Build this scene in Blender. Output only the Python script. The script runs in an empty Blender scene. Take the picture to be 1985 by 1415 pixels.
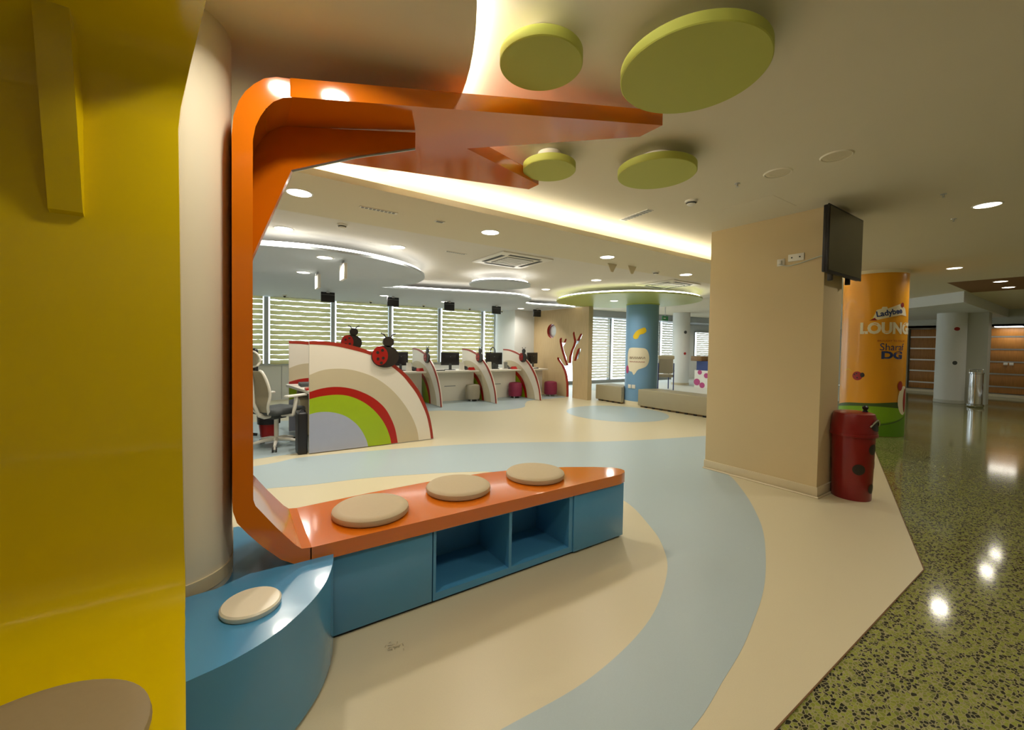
import bpy, bmesh, math, random
from mathutils import Vector, Matrix
from mathutils.geometry import tessellate_polygon
random.seed(7)
R = math.radians
C = bpy.context.scene.collection
scene = bpy.context.scene

# ------------------------------------------------------------------ camera
cam_d = bpy.data.cameras.new('camera'); cam = bpy.data.objects.new('camera', cam_d); C.objects.link(cam)
cam_d.sensor_fit = 'HORIZONTAL'; cam_d.sensor_width = 36; cam_d.lens = 36*800/1985
cam_d.shift_y = -16.67/1985; cam_d.clip_start = .02; cam_d.clip_end = 300
cam.matrix_world = (Matrix.Translation((0, 0, 1.4)) @ Matrix.Rotation(R(-34), 4, 'Z') @
                    Matrix.Rotation(R(90-1.527), 4, 'X') @ Matrix.Rotation(R(.94), 4, 'Z'))
scene.camera = cam
# ------------------------------------------------------------------ world / exposure
w = bpy.data.worlds.new('sky'); scene.world = w; w.use_nodes = True
bg = w.node_tree.nodes['Background']
bg.inputs[0].default_value = (.86, .93, 1, 1); bg.inputs[1].default_value = 3.8
vs = scene.view_settings
vs.view_transform = 'Standard'; vs.look = 'None'; vs.gamma = 1; vs.use_curve_mapping = False; vs.exposure = 0.0
LAMP = 9.5          # watts of one recessed downlight
COVE = 15.0         # emission strength of the cove strips
WARM = (1, .91, .76)

# ------------------------------------------------------------------ materials
def srgb(h):
    v = [int(h[i:i+2], 16)/255 for i in (0, 2, 4)]
    return tuple(c/12.92 if c <= .04045 else ((c+.055)/1.055)**2.4 for c in v)
M = {}
def mat(name, col, rough=.5, metal=0, coat=0, var=.05, scale=18, bump=0, spec=.5):
    m = bpy.data.materials.new(name); m.use_nodes = True; M[name] = m
    nt = m.node_tree; b = nt.nodes['Principled BSDF']
    c = srgb(col) if isinstance(col, str) else col
    b.inputs['Roughness'].default_value = rough; b.inputs['Metallic'].default_value = metal
    b.inputs['Coat Weight'].default_value = coat; b.inputs['Coat Roughness'].default_value = .06
    b.inputs['Specular IOR Level'].default_value = spec
    tc = nt.nodes.new('ShaderNodeTexCoord'); n = nt.nodes.new('ShaderNodeTexNoise')
    n.inputs['Scale'].default_value = scale; n.inputs['Detail'].default_value = 4
    nt.links.new(tc.outputs['Object'], n.inputs['Vector'])
    mx = nt.nodes.new('ShaderNodeMixRGB'); nt.links.new(n.outputs['Fac'], mx.inputs[0])
    mx.inputs[1].default_value = (*[x*(1-var) for x in c], 1); mx.inputs[2].default_value = (*[min(1, x*(1+var)) for x in c], 1)
    nt.links.new(mx.outputs[0], b.inputs['Base Color'])
    if bump:
        bn = nt.nodes.new('ShaderNodeBump'); bn.inputs['Strength'].default_value = bump; bn.inputs['Distance'].default_value = .002
        nt.links.new(n.outputs['Fac'], bn.inputs['Height']); nt.links.new(bn.outputs[0], b.inputs['Normal'])
    return m
def emis(name, col, s):
    m = bpy.data.materials.new(name); m.use_nodes = True; M[name] = m
    b = m.node_tree.nodes['Principled BSDF']; b.inputs['Base Color'].default_value = (.8, .8, .8, 1)
    b.inputs['Emission Color'].default_value = (*col, 1); b.inputs['Emission Strength'].default_value = s
    return m
mat('ceiling', 'e4dcc6', .8, var=.015, scale=3)
mat('soffit', 'ddd3b8', .8, var=.015, scale=3)
mat('office_ceiling', 'dcd6ca', .8, var=.015, scale=3)
mat('cloud', 'c4ced9', .75, var=.015, scale=3)
mat('cloud_green', 'bccb6c', .35, var=.02, scale=3)
mat('wall_cream', 'e6dcc2', .55, var=.02, scale=2)
mat('wall_tan', 'd2bd92', .6, var=.02, scale=2)
mat('wall_white', 'dfe2e0', .6, var=.02, scale=2)
mat('wall_grey', 'c3c6bd', .5, var=.02, scale=2)
mat('brown_recess', '8a6238', .7, var=.03, scale=3)
mat('vinyl_beige', 'd1c7a8', .36, var=.05, scale=220, bump=.04)
mat('vinyl_blue', 'a9bac0', .36, var=.06, scale=220, bump=.04)
mat('skirt', 'd5c7a6', .4, var=.03)
mat('yellow', 'dcc000', .22, coat=.5, var=.015, scale=2)
mat('orange', 'd97006', .11, coat=.6, var=.02, scale=3)
mat('blue_lacquer', '4f97c6', .22, coat=.4, var=.03, scale=3)
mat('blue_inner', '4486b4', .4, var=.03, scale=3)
mat('dark_gap', '1c2428', .8)
mat('cushion', 'bdad8c', .6, var=.04, scale=60, bump=.12)
mat('cushion_dark', '9c8a68', .6, var=.04, scale=60, bump=.12)
mat('button_white', 'efe6cf', .25, coat=.4, var=.015)
mat('lime', 'bcc258', .6, var=.02, scale=3)
mat('panel_white', 'e6dfd1', .35, var=.015, scale=3)
mat('panel_beige', 'c6ba9c', .35, var=.02, scale=3)
mat('panel_red', 'a81205', .3, var=.03)
mat('panel_rim', '9c3020', .35, var=.03)
mat('panel_green', '9cb810', .35, var=.02)
mat('panel_lavender', 'a9afc4', .35, var=.02)
mat('ladybird_red', 'a01810', .35, var=.03)
mat('ladybird_black', '2b241f', .4, var=.03)
mat('silver', 'c9ccd0', .3, metal=.9, var=.03)
mat('chrome', 'd8dade', .08, metal=1, var=.02)
mat('frame_alu', 'aeb6bd', .35, metal=.3, var=.02)
mat('black', '17161a', .4, var=.05)
mat('black_gloss', '201d18', .15, coat=.3, var=.05)
mat('white_plastic', 'e9e6dc', .4, var=.02)
mat('grey_plastic', '8f9290', .5, var=.03)
mat('charcoal', '4b4f50', .8, var=.08, scale=90)
mat('desk_white', 'e6e1d4', .35, var=.015)
mat('maroon', '8a2548', .6, var=.05, scale=60)
mat('grey_fabric', 'a59c88', .75, var=.05, scale=60)
mat('bin_red', '84060c', .28, coat=.3, var=.05, scale=10)
mat('bench_grey', 'aaa084', .5, var=.03, scale=6)
mat('col_blue', '78a4cc', .5, var=.03, scale=3)
mat('col_orange', 'e8a012', .35, coat=.2, var=.03, scale=3)
mat('print_white', 'efe6cc', .5, var=.02)
mat('print_red', '9a1a12', .5, var=.03)
mat('print_navy', '2d3f78', .5, var=.03)
mat('print_brown', '6b4a24', .5, var=.03)
mat('print_green', '7fb018', .5, var=.03)
mat('print_green_mid', '5f9412', .5, var=.03)
mat('print_green_dark', '47602a', .5, var=.03)
mat('print_yellow', 'e8c41e', .5, var=.03)
mat('print_pink', 'b8457e', .5, var=.03)
mat('tree_red', 'b03018', .5, var=.03)
mat('paper', 'efece2', .7, var=.02)
mat('exit_green', '2f8f5a', .4)
mat('slat_far', 'ded8c4', .6, var=.02)
emis('lamp_lens', (1, .93, .8), 9)
emis('lamp_panel', (1, .93, .8), 9)
emis('led_warm', (1, .93, .76), COVE*1.5)
emis('led_bright', (1, .93, .78), COVE*7)
emis('led_neutral', (1, .94, .85), COVE*.8)

def wood(name, a, b, axis='Z', scale=3):
    m = mat(name, a, .45); nt = m.node_tree; p = nt.nodes['Principled BSDF']
    tc = nt.nodes.new('ShaderNodeTexCoord'); mp = nt.nodes.new('ShaderNodeMapping')
    s = [22, 22, 22]; s['XYZ'.index(axis)] = 1.0
    mp.inputs['Scale'].default_value = s
    n = nt.nodes.new('ShaderNodeTexNoise'); n.inputs['Scale'].default_value = scale; n.inputs['Detail'].default_value = 6
    r = nt.nodes.new('ShaderNodeValToRGB')
    r.color_ramp.elements[0].color = (*srgb(a), 1); r.color_ramp.elements[1].color = (*srgb(b), 1)
    r.color_ramp.elements[0].position = .3; r.color_ramp.elements[1].position = .7
    nt.links.new(tc.outputs['Object'], mp.inputs[0]); nt.links.new(mp.outputs[0], n.inputs['Vector'])
    nt.links.new(n.outputs['Fac'], r.inputs[0]); nt.links.new(r.outputs[0], p.inputs['Base Color'])
wood('wood_light', 'c2aa80', 'cfb88f'); wood('wood_panel', '9a6428', 'b57c38'); wood('wood_dark', '7a5a34', '8a6a40')

# translucent blind slat
m = mat('slat', 'b5ad7c', .7, var=.06, scale=9); nt = m.node_tree; p = nt.nodes['Principled BSDF']
tr = nt.nodes.new('ShaderNodeBsdfTranslucent'); tr.inputs[0].default_value = (*srgb('cfc78e'), 1)
mx = nt.nodes.new('ShaderNodeMixShader'); mx.inputs[0].default_value = .17
nt.links.new(p.outputs[0], mx.inputs[1]); nt.links.new(tr.outputs[0], mx.inputs[2])
nt.links.new(mx.outputs[0], nt.nodes['Material Output'].inputs[0])
m = M['slat_far']; nt = m.node_tree; p = nt.nodes['Principled BSDF']
tr = nt.nodes.new('ShaderNodeBsdfTranslucent'); tr.inputs[0].default_value = (*srgb('ece6d4'), 1)
mx = nt.nodes.new('ShaderNodeMixShader'); mx.inputs[0].default_value = .12
nt.links.new(p.outputs[0], mx.inputs[1]); nt.links.new(tr.outputs[0], mx.inputs[2])
nt.links.new(mx.outputs[0], nt.nodes['Material Output'].inputs[0])
# window glass
m = bpy.data.materials.new('glass'); m.use_nodes = True; M['glass'] = m; nt = m.node_tree
nt.nodes.remove(nt.nodes['Principled BSDF'])
t = nt.nodes.new('ShaderNodeBsdfTransparent'); t.inputs[0].default_value = (.93, .97, .97, 1)
g = nt.nodes.new('ShaderNodeBsdfGlossy'); g.inputs['Roughness'].default_value = .03
mx = nt.nodes.new('ShaderNodeMixShader'); mx.inputs[0].default_value = .06
nt.links.new(t.outputs[0], mx.inputs[1]); nt.links.new(g.outputs[0], mx.inputs[2])
nt.links.new(mx.outputs[0], nt.nodes['Material Output'].inputs[0])
# polished terrazzo: olive chips and dark dabs in a pale binder
m = mat('terrazzo', '70703a', .09, spec=.5); nt = m.node_tree; p = nt.nodes['Principled BSDF']
tc = nt.nodes.new('ShaderNodeTexCoord'); mp = nt.nodes.new('ShaderNodeMapping')
mp.inputs['Rotation'].default_value = (0, 0, R(28)); mp.inputs['Scale'].default_value = (1.0, 1.55, 1)
nt.links.new(tc.outputs['Object'], mp.inputs[0])
v1 = nt.nodes.new('ShaderNodeTexVoronoi'); v1.inputs['Scale'].default_value = 50
v2 = nt.nodes.new('ShaderNodeTexVoronoi'); v2.feature = 'DISTANCE_TO_EDGE'; v2.inputs['Scale'].default_value = 50
nt.links.new(mp.outputs[0], v1.inputs['Vector']); nt.links.new(mp.outputs[0], v2.inputs['Vector'])
sep = nt.nodes.new('ShaderNodeSeparateColor'); nt.links.new(v1.outputs['Color'], sep.inputs[0])
rc = nt.nodes.new('ShaderNodeValToRGB'); rc.color_ramp.interpolation = 'CONSTANT'
e = rc.color_ramp.elements; e[0].position = 0; e[0].color = (*srgb('2c2e22'), 1); e[1].position = .37; e[1].color = (*srgb('7c8238'), 1)
for pos, col in ((.62, '88903e'), (.85, '6c7236')):
    q = e.new(pos); q.color = (*srgb(col), 1)
nt.links.new(sep.outputs[0], rc.inputs[0])
re = nt.nodes.new('ShaderNodeValToRGB'); re.color_ramp.elements[0].position = .035; re.color_ramp.elements[1].position = .11
nt.links.new(v2.outputs['Distance'], re.inputs[0])
mc = nt.nodes.new('ShaderNodeMixRGB'); mc.inputs[1].default_value = (*srgb('98926c'), 1)
nt.links.new(re.outputs[0], mc.inputs[0]); nt.links.new(rc.outputs[0], mc.inputs[2])
nt.links.new(mc.outputs[0], p.inputs['Base Color'])

# ------------------------------------------------------------------ mesh helpers
def mk(name, bm, m, parent=None, smooth=False, mats=None):
    me = bpy.data.meshes.new(name)
    bmesh.ops.recalc_face_normals(bm, faces=bm.faces[:])
    bm.to_mesh(me); bm.free()
    for q in ([m] if mats is None else mats): me.materials.append(M[q])
    if smooth:
        me.polygons.foreach_set('use_smooth', [True]*len(me.polygons))
        try: me.set_sharp_from_angle(angle=R(35))
        except Exception: pass
    o = bpy.data.objects.new(name, me); C.objects.link(o)
    if parent is not None:
        o.parent = parent
        off = Vector((0, 0, 0)); q = parent
        while q is not None: off += q.location; q = q.parent
        o.location = -off
    return o
def thing(name, label, cat, loc=(0, 0, 0), group=None):
    o = bpy.data.objects.new(name, None); C.objects.link(o); o.location = loc; o.empty_display_size = .1
    return tag(o, label, cat, group)
def tag(o, label, cat, group=None):
    o['label'] = label; o['category'] = cat
    if group: o['group'] = group
    return o
def struct(o, label=None):
    o['kind'] = 'structure'
    if label: o['label'] = label
    return o
def relabel(o, label, group=None):
    o['label'] = label
    if group: o['group'] = group
    return o
def copy_tree(o, parent=None, loc=None, rz=None):
    c = o.copy(); C.objects.link(c)
    if parent is not None: c.parent = parent
    if loc is not None: c.location = loc
    if rz is not None: c.rotation_euler = (0, 0, rz)
    for ch in [q for q in o.children]: copy_tree(ch, c)
    return c
def bm_box(bm, x, y, z, bev=0, seg=2):
    r = bmesh.ops.create_cube(bm, size=1); vs_ = r['verts']
    for v in vs_:
        v.co = Vector((x[0]+(v.co.x+.5)*(x[1]-x[0]), y[0]+(v.co.y+.5)*(y[1]-y[0]), z[0]+(v.co.z+.5)*(z[1]-z[0])))
    if bev:
        es = list({e for v in vs_ for e in v.link_edges})
        bmesh.ops.bevel(bm, geom=es, offset=bev, segments=seg, affect='EDGES', profile=.5)
    return vs_
def box(name, x, y, z, m, parent=None, bev=0, seg=2):
    bm = bmesh.new(); bm_box(bm, x, y, z, bev, seg); return mk(name, bm, m, parent, smooth=bev > 0)
def P3(a, b, t, axis):
    return {'z': (a, b, t), 'y': (a, t, b), 'x': (t, a, b)}[axis]
def prism(name, pts, axis, t0, t1, m, parent=None, holes=(), bev=0, side=None, smooth=False, zf=None):
    loops = [list(pts)]+[list(h) for h in holes]
    flat = [p for l in loops for p in l]
    tri = tessellate_polygon([[Vector((p[0], p[1], 0)) for p in l] for l in loops])
    bm = bmesh.new()
    f0 = (lambda p: t0) if zf is None else (lambda p: zf(p)+t0)
    f1 = (lambda p: t1) if zf is None else (lambda p: zf(p)+t1)
    A = [bm.verts.new(P3(p[0], p[1], f0(p), axis)) for p in flat]
    B = [bm.verts.new(P3(p[0], p[1], f1(p), axis)) for p in flat]
    if len(holes) == 0 and bev:
        bm.faces.new(A); bm.faces.new(B)
    else:
        for a, b, c in tri:
            for L in (A, B):
                try: bm.faces.new((L[a], L[b], L[c]))
                except ValueError: pass
    k = 0
    for l in loops:
        n = len(l)
        for i in range(n):
            f = bm.faces.new((A[k+i], A[k+(i+1) % n], B[k+(i+1) % n], B[k+i]))
            if side: f.material_index = 1
        k += n
    if bev:
        es = [e for e in bm.edges if (e.verts[0] in A) == (e.verts[1] in A)]
        bmesh.ops.bevel(bm, geom=es, offset=bev, segments=3, affect='EDGES', profile=.5)
    return mk(name, bm, m, parent, smooth=smooth or bev > 0, mats=[m, side] if side else None)
def lathe(name, prof, c, m, parent=None, seg=40, smooth=True):
    bm = bmesh.new(); rings = []
    for r, z in prof:
        if r < 1e-5: rings.append([bm.verts.new((c[0], c[1], c[2]+z))])
        else: rings.append([bm.verts.new((c[0]+r*math.cos(2*math.pi*i/seg), c[1]+r*math.sin(2*math.pi*i/seg), c[2]+z)) for i in range(seg)])
    for a, b in zip(rings, rings[1:]):
        for i in range(seg):
            j = (i+1) % seg
            if len(a) == 1 and len(b) == 1: continue
            if len(a) == 1: bm.faces.new((a[0], b[i], b[j]))
            elif len(b) == 1: bm.faces.new((a[i], a[j], b[0]))
            else: bm.faces.new((a[i], a[j], b[j], b[i]))
    return mk(name, bm, m, parent, smooth=smooth)
def bm_tube(bm, pts, rad, seg=10):
    pts = [Vector(p) for p in pts]; n = len(pts)
    rs = rad if isinstance(rad, (list, tuple)) else [rad]*n
    prev = None; up = Vector((0, 0, 1))
    for i, p in enumerate(pts):
        d = (pts[min(i+1, n-1)]-pts[max(i-1, 0)]).normalized()
        s = d.cross(up)
        if s.length < .05: s = d.cross(Vector((1, 0, 0)))
        s.normalize(); u_ = s.cross(d).normalized()
        ring = [bm.verts.new(p+rs[i]*(math.cos(2*math.pi*k/seg)*s+math.sin(2*math.pi*k/seg)*u_)) for k in range(seg)]
        if prev:
            for k in range(seg): bm.faces.new((prev[k], prev[(k+1) % seg], ring[(k+1) % seg], ring[k]))
        else: bm.faces.new(ring)
        prev = ring
    bm.faces.new(prev)
def tube(name, pts, rad, m, parent=None, seg=10):
    bm = bmesh.new(); bm_tube(bm, pts, rad, seg); return mk(name, bm, m, parent, smooth=True)
def spline(pts, n=8, closed=False):
    out = []; N = len(pts)
    for i in range(N if closed else N-1):
        g = lambda k: pts[k % N] if closed else pts[max(0, min(N-1, k))]
        p0, p1, p2, p3 = g(i-1), g(i), g(i+1), g(i+2)
        for j in range(n):
            t = j/n
            out.append(tuple(.5*(2*b+(c-a)*t+(2*a-5*b+4*c-d)*t*t+(3*b-a-3*c+d)*t**3) for a, b, c, d in zip(p0, p1, p2, p3)))
    if not closed: out.append(tuple(pts[-1]))
    return out
def circ(cx, cy, r, n=64, a0=0, ry=None):
    return [(cx+r*math.cos(a0+2*math.pi*i/n), cy+(ry or r)*math.sin(a0+2*math.pi*i/n)) for i in range(n)]
def rrect(x0, x1, y0, y1, r, n=6):
    o = []
    for cx, cy, a in ((x1-r, y1-r, 0), (x0+r, y1-r, 90), (x0+r, y0+r, 180), (x1-r, y0+r, 270)):
        for i in range(n+1):
            t = R(a+90*i/n); o.append((cx+r*math.cos(t), cy+r*math.sin(t)))
    return o
def plane_strip(name, path, z0, z1, m, parent=None):
    bm = bmesh.new(); a = [bm.verts.new((x, y, z0)) for x, y in path]; b = [bm.verts.new((x, y, z1)) for x, y in path]
    for i in range(len(path)-1): bm.faces.new((a[i], a[i+1], b[i+1], b[i]))
    return mk(name, bm, m, parent)
def text_mesh(s, size, bold=.0):
    cu = bpy.data.curves.new('text', 'FONT'); cu.body = s; cu.size = size; cu.offset = bold; cu.resolution_u = 3
    cu.align_x = 'CENTER'; cu.align_y = 'BOTTOM_BASELINE'
    o = bpy.data.objects.new('text', cu); C.objects.link(o)
    dg = bpy.context.evaluated_depsgraph_get(); dg.update()
    me = bpy.data.meshes.new_from_object(o.evaluated_get(dg), depsgraph=dg)
    bpy.data.objects.remove(o); return me

ZC = 2.745                     # lobby ceiling
ZS, ZO, ZK = 2.55, 2.62, 2.45  # soffit, office ceiling, dropped clouds

# ------------------------------------------------------------------ floors
struct(box('floor', (-4, 20.5), (-3.2, 11.5), (-.12, -.004), 'terrazzo'), 'polished olive green terrazzo floor')
blob_in = spline([(.3, 1.25), (.803, 1.226), (1.267, 1.22), (1.779, 1.325), (2.238, 1.55), (2.503, 1.772), (2.706, 2.037), (2.947, 2.491),
                  (2.98, 3.0), (2.78, 3.45), (2.391, 3.838), (2.099, 4.013), (1.586, 4.215), (1.087, 4.357), (.614, 4.423), (.146, 4.539), (-1, 4.7), (-2, 3), (-1, 1.5)], 8, True)
blob_out = spline([(.3, .86), (.8, .81), (1.39, .845), (1.72, .905), (1.967, .955), (2.194, 1.017), (2.446, 1.093), (2.683, 1.18), (2.977, 1.31), (3.321, 1.48), (3.605, 1.65), (4.009, 1.935), (4.435, 2.286), (4.762, 2.601), (5.6, 3.05),
                   (6.6, 3.3), (7.3, 3.45), (6.265, 3.713), (4.762, 4.168), (3.37, 4.86), (2.267, 5.254), (.767, 5.53), (.174, 5.40), (-2, 5.2), (-3.3, 3), (-2, 1.0)], 8, True)
vinyl = [(-4, .672), (3.685, .680), (8.021, 2.096), (8.9, 2.45), (9.6, 4.4), (9.6, 11.4), (-4, 11.4)]
struct(prism('floor_vinyl', vinyl, 'z', -.004, 0, 'vinyl_beige'), 'beige speckled vinyl floor')
fl = bpy.data.objects['floor_vinyl']
prism('floor_inlay', blob_out, 'z', 0, .0012, 'vinyl_blue', fl, holes=[blob_in])
prism('floor_inlay', circ(6.75, 6.0, 1.05, 64), 'z', 0, .0012, 'vinyl_blue', fl)
prism('floor_inlay', spline([(2.2, 8.3), (3.2, 8.1), (3.7, 8.0), (4.4, 7.5), (5.38, 7.55), (5.85, 8.07), (6.3, 8.45), (7.2, 8.5), (7.6, 8.6), (7.6, 9.3), (2.2, 9.3)], 6, True), 'z', 0, .0012, 'vinyl_blue', fl)
prism('floor_inlay', spline([(-1, 5.9), (.4, 5.75), (1.2, 5.95), (2.2, 6.4), (2.3, 7.4), (1, 8.2), (-1, 8.3)], 6, True), 'z', 0, .0012, 'vinyl_blue', fl)
struct(box('trim_1', (9.6, 20.4), (4.4, 11.4), (-.004, .002), 'wall_grey'), 'pale polished floor of the hall beyond')
bm = bmesh.new()   # brass edge strip between vinyl and terrazzo
for a, b in ((vinyl[0], vinyl[1]), (vinyl[1], vinyl[2]), (vinyl[2], vinyl[3])):
    d = (Vector(b)-Vector(a)).normalized(); n = Vector((d.y, -d.x))*.006
    q = [bm.verts.new((p[0]+k*n.x, p[1]+k*n.y, .0015)) for p, k in ((a, 0), (b, 0), (b, 1), (a, 1))]; bm.faces.new(q)
struct(mk('trim_2', bm, 'print_brown'), 'thin dark joint strip between vinyl and terrazzo')

# ------------------------------------------------------------------ shell
struct(box('ceiling', (-4, 20.5), (-3.2, 3.6), (ZC, 2.9), 'ceiling'), 'cream lobby ceiling')
struct(box('ceiling_hall', (9.5, 20.5), (3.6, 11.5), (ZC, 2.9), 'ceiling'), 'plain ceiling of the hall beyond')
struct(box('ceiling_office', (-4, 9.5), (4.13, 11.5), (ZO, 2.9), 'office_ceiling'), 'pale grey office ceiling')
so = struct(box('ceiling_soffit', (-4, 9.5), (3.19, 4.15), (ZS, ZS+.012), 'soffit'), 'tan lowered soffit with cove light')
box('lip', (-4, 9.5), (3.165, 3.19), (ZS, ZS+.05), 'soffit', so)
box('cove_back', (-4, 9.5), (3.6, 4.13), (ZS+.012, 2.9), 'soffit', so)
box('led_strip', (-4, 9.5), (3.25, 3.275), (ZS+.015, ZS+.035), 'led_warm', so)
struct(box('wall_left', (-4.15, -4), (-3.2, 11.5), (0, 2.9), 'wall_cream'))
struct(box('wall_near', (-4.15, 20.65), (-3.35, -3.2), (0, 2.9), 'wall_cream'))
wf = struct(box('wall_far', (19.5, 20.0), (-3.2, 11.5), (2.24, 2.9), 'wall_grey'), 'grey wall above the timber panels at the far end')
struct(box('wall_right', (20.5, 20.65), (-3.2, 11.5), (0, 2.9), 'wall_grey'))
struct(box('baseboard_right', (20.3, 20.5), (-3.2, 6), (0, .085), 'wall_cream'))
# window wall v=11.3
Y0, Y1 = 11.3, 11.5
MU = [-2.28, -.82, .634, 2.095, 3.555, 5.01, 6.46, 6.93]
wb = struct(box('wall_back', (-4, 7.66), (Y0, Y1), (0, .83), 'wall_white'), 'pale wall under the office windows')
for a in (-3.2, -2.3, -1.4, -.4, .35, .95, 1.6, 2.4): box('panel_joint', (a, a+.008), (Y0-.004, Y0), (.02, .83), 'grey_plastic', wb)
struct(box('trim_3', (-4, 20.5), (Y0, Y1), (2.56, 2.9), 'wall_white'), 'pale lintel above the windows')
struct(box('trim_4', (7.66, 8.3), (Y0, Y1), (0, 2.56), 'wall_white'), 'white wall pier between window groups')
struct(box('trim_5', (16.6, 17.9), (Y0, Y1), (0, 2.56), 'wall_white'), 'white wall beyond the windows')
struct(box('wall_pier', (6.93, 7.76), (10.151, 11.3), (0, ZK), 'wall_white'), 'white pier beside the timber wall')
wn = [0]
def window(u0, u1, z0, z1, m='frame_alu'):
    wn[0] += 1; f = .045
    o = thing('window_%d' % wn[0], 'aluminium framed window pane', 'window', (u0, Y0+.06, z0)); struct(o)
    del o['category']
    o['label'] = 'aluminium framed window'
    for n, x, z in (('mullion', (u0, u0+f), (z0, z1)), ('mullion', (u1-f, u1), (z0, z1)), ('rail', (u0+f, u1-f), (z0, z0+f)), ('rail', (u0+f, u1-f), (z1-f, z1))):
        box(n, x, (Y0-.03, Y0+.1), z, m, o)
    box('pane', (u0+f, u1-f), (Y0+.05, Y0+.058), (z0+f, z1-f), 'glass', o)
BL = []
def blind(u0, u1, z0, z1, n, m, label, depth=.05):
    o = thing('window_blind', label, 'blind', ((u0+u1)/2, Y0-.07, z0), 'slatted blinds on the windows')
    p = (z1-z0)/n
    box('head_rail', (u0, u1), (Y0-.11, Y0-.05), (z1, z1+.035), 'white_plastic', o)
    bm = bmesh.new(); N = 14; h = p*(.84 if m == 'slat' else .74)
    rows = []
    for i in range(N+1):
        x = (i/N-.5)*(u1-u0); wv = .006*math.sin(i*1.9)+.004*math.sin(i*.7+1)
        rows.append([bm.verts.new((x, -.02+.02*t+.012*math.sin(t*math.pi), wv+h*t)) for t in (0, .33, .66, 1)])
    for a, b in zip(rows, rows[1:]):
        for k in range(3): bm.faces.new((a[k], b[k], b[k+1], a[k+1]))
    proto = mk('slat', bm, m, None, True)
    for k in range(n):
        s = proto if k == 0 else proto.copy()
        if k: C.objects.link(s)
        s.parent = o; s.location = (0, random.uniform(-.004, .004), k*p+.004)
        s.rotation_euler = (R(random.uniform(-3, 3)), R(random.uniform(-.25, .25)), 0); s.scale = (1 if k % 2 else -1, 1, 1)
names = ['leftmost visible, cut off by the orange post', 'behind the white office chair', 'above the near rainbow screen', 'behind the ladybird on the near screen',
         'behind the leftmost far divider', 'behind the second far divider', 'narrow one beside the white pier']
for i in range(len(MU)-1):
    window(MU[i], MU[i+1], .83, 2.56)
    if True:
        blind(MU[i]+.07, MU[i+1]-.07, .86, 2.5, 14, 'slat', 'tan slatted window blind, '+(['farthest left, hidden behind the cream wall']+names)[i])
window(8.3, 10.6, .08, 2.56, 'grey_plastic'); window(17.9, 20.0, 1.0, 2.2, 'grey_plastic'); window(10.6, 12.25, .08, 2.56, 'grey_plastic'); window(12.25, 13.9, .08, 2.56, 'grey_plastic'); window(13.9, 15.3, .08, 2.56, 'grey_plastic'); window(15.3, 16.6, .08, 2.56, 'grey_plastic')
blind(10.75, 12.15, .2, 2.5, 22, 'slat_far', 'pale slatted blind right beside the timber tree wall')
blind(12.35, 13.8, .2, 2.5, 22, 'slat_far', 'pale slatted blind left of the blue pillar')
blind(14.0, 15.2, .2, 2.5, 22, 'slat_far', 'pale slatted blind hidden mostly by the blue pillar')
blind(15.4, 16.5, .2, 2.5, 22, 'slat_far', 'pale slatted blind right of the blue pillar, behind the chair')
blind(18.0, 19.9, 1.05, 2.15, 12, 'slat_far', 'pale slatted blind high in the far corner above the reception counter')
struct(box('trim_9', (17.9, 20.5), (Y0, Y1), (0, 1.0), 'wall_white'))
struct(box('trim_10', (17.9, 20.5), (Y0, Y1), (2.2, 2.56), 'wall_white'))
struct(box('trim_11', (20.0, 20.5), (Y0, Y1), (1.0, 2.2), 'wall_white'))
struct(box('trim_6', (8.3, 16.6), (Y0-.02, Y1), (0, .08), 'grey_plastic'), 'grey sill under the tall windows')

# timber wall with tree cut-out, plane u = 7.65
tree = [(8.613, 0), (8.613, .131), (8.625, .349), (8.672, .565), (8.732, .707), (8.848, .867), (8.978, .972), (9.038, 1.036), (9.025, 1.079), (8.968, 1.085), (8.909, 1.022), (8.807, .924), (8.722, .855), (8.64, .877), (8.741, 1.037), (8.83, 1.218), (8.906, 1.402), (8.944, 1.532), (8.94, 1.606), (8.885, 1.643), (8.842, 1.624), (8.854, 1.55), (8.83, 1.495), (8.769, 1.499), (8.703, 1.605), (8.662, 1.614), (8.648, 1.587), (8.692, 1.496), (8.78, 1.403), (8.793, 1.381), (8.748, 1.275), (8.69, 1.167), (8.633, 1.096), (8.609, .933), (8.534, .936), (8.526, 1.117), (8.464, 1.281), (8.376, 1.426), (8.34, 1.533), (8.37, 1.639), (8.399, 1.747), (8.374, 1.8), (8.335, 1.79), (8.32, 1.71), (8.278, 1.603), (8.245, 1.55), (8.189, 1.621), (8.116, 1.725), (8.067, 1.751), (8.028, 1.715), (8.087, 1.603), (8.197, 1.471), (8.26, 1.448), (8.322, 1.355), (8.372, 1.265), (8.393, 1.122), (8.408, .978), (8.378, .603), (8.37, .335), (8.373, 0)]
br4 = [(8.338, 1.008), (8.277, 1.161), (8.205, 1.321), (8.143, 1.366), (8.079, 1.341), (8.101, 1.236), (8.172, 1.076), (8.223, 1.056), (8.26, 1.011)]
outer = [(10.15, 0)]+[(10.15, ZK), (7.82, ZK), (7.82, 0)]+tree[::-1]
tw = struct(prism('wall_timber', outer, 'x', 7.65, 7.735, 'wood_light', holes=[circ(9.31, 1.835, .205, 40), br4], side='tree_red'), 'light timber wall with a tree shaped cut-out and round hole')
box('end_trim', (7.65, 7.80), (7.80, 7.82), (0, ZK), 'wood_light', tw)
lathe('porthole_lens', [(0, -.02), (.1, -.018), (.17, -.01), (.2, 0)], (0, 0, 0), 'silver', tw, 32)
pl = bpy.data.objects['porthole_lens']; pl.location = (7.73, 9.31, 1.835); pl.rotation_euler = (0, R(90), 0)

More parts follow.
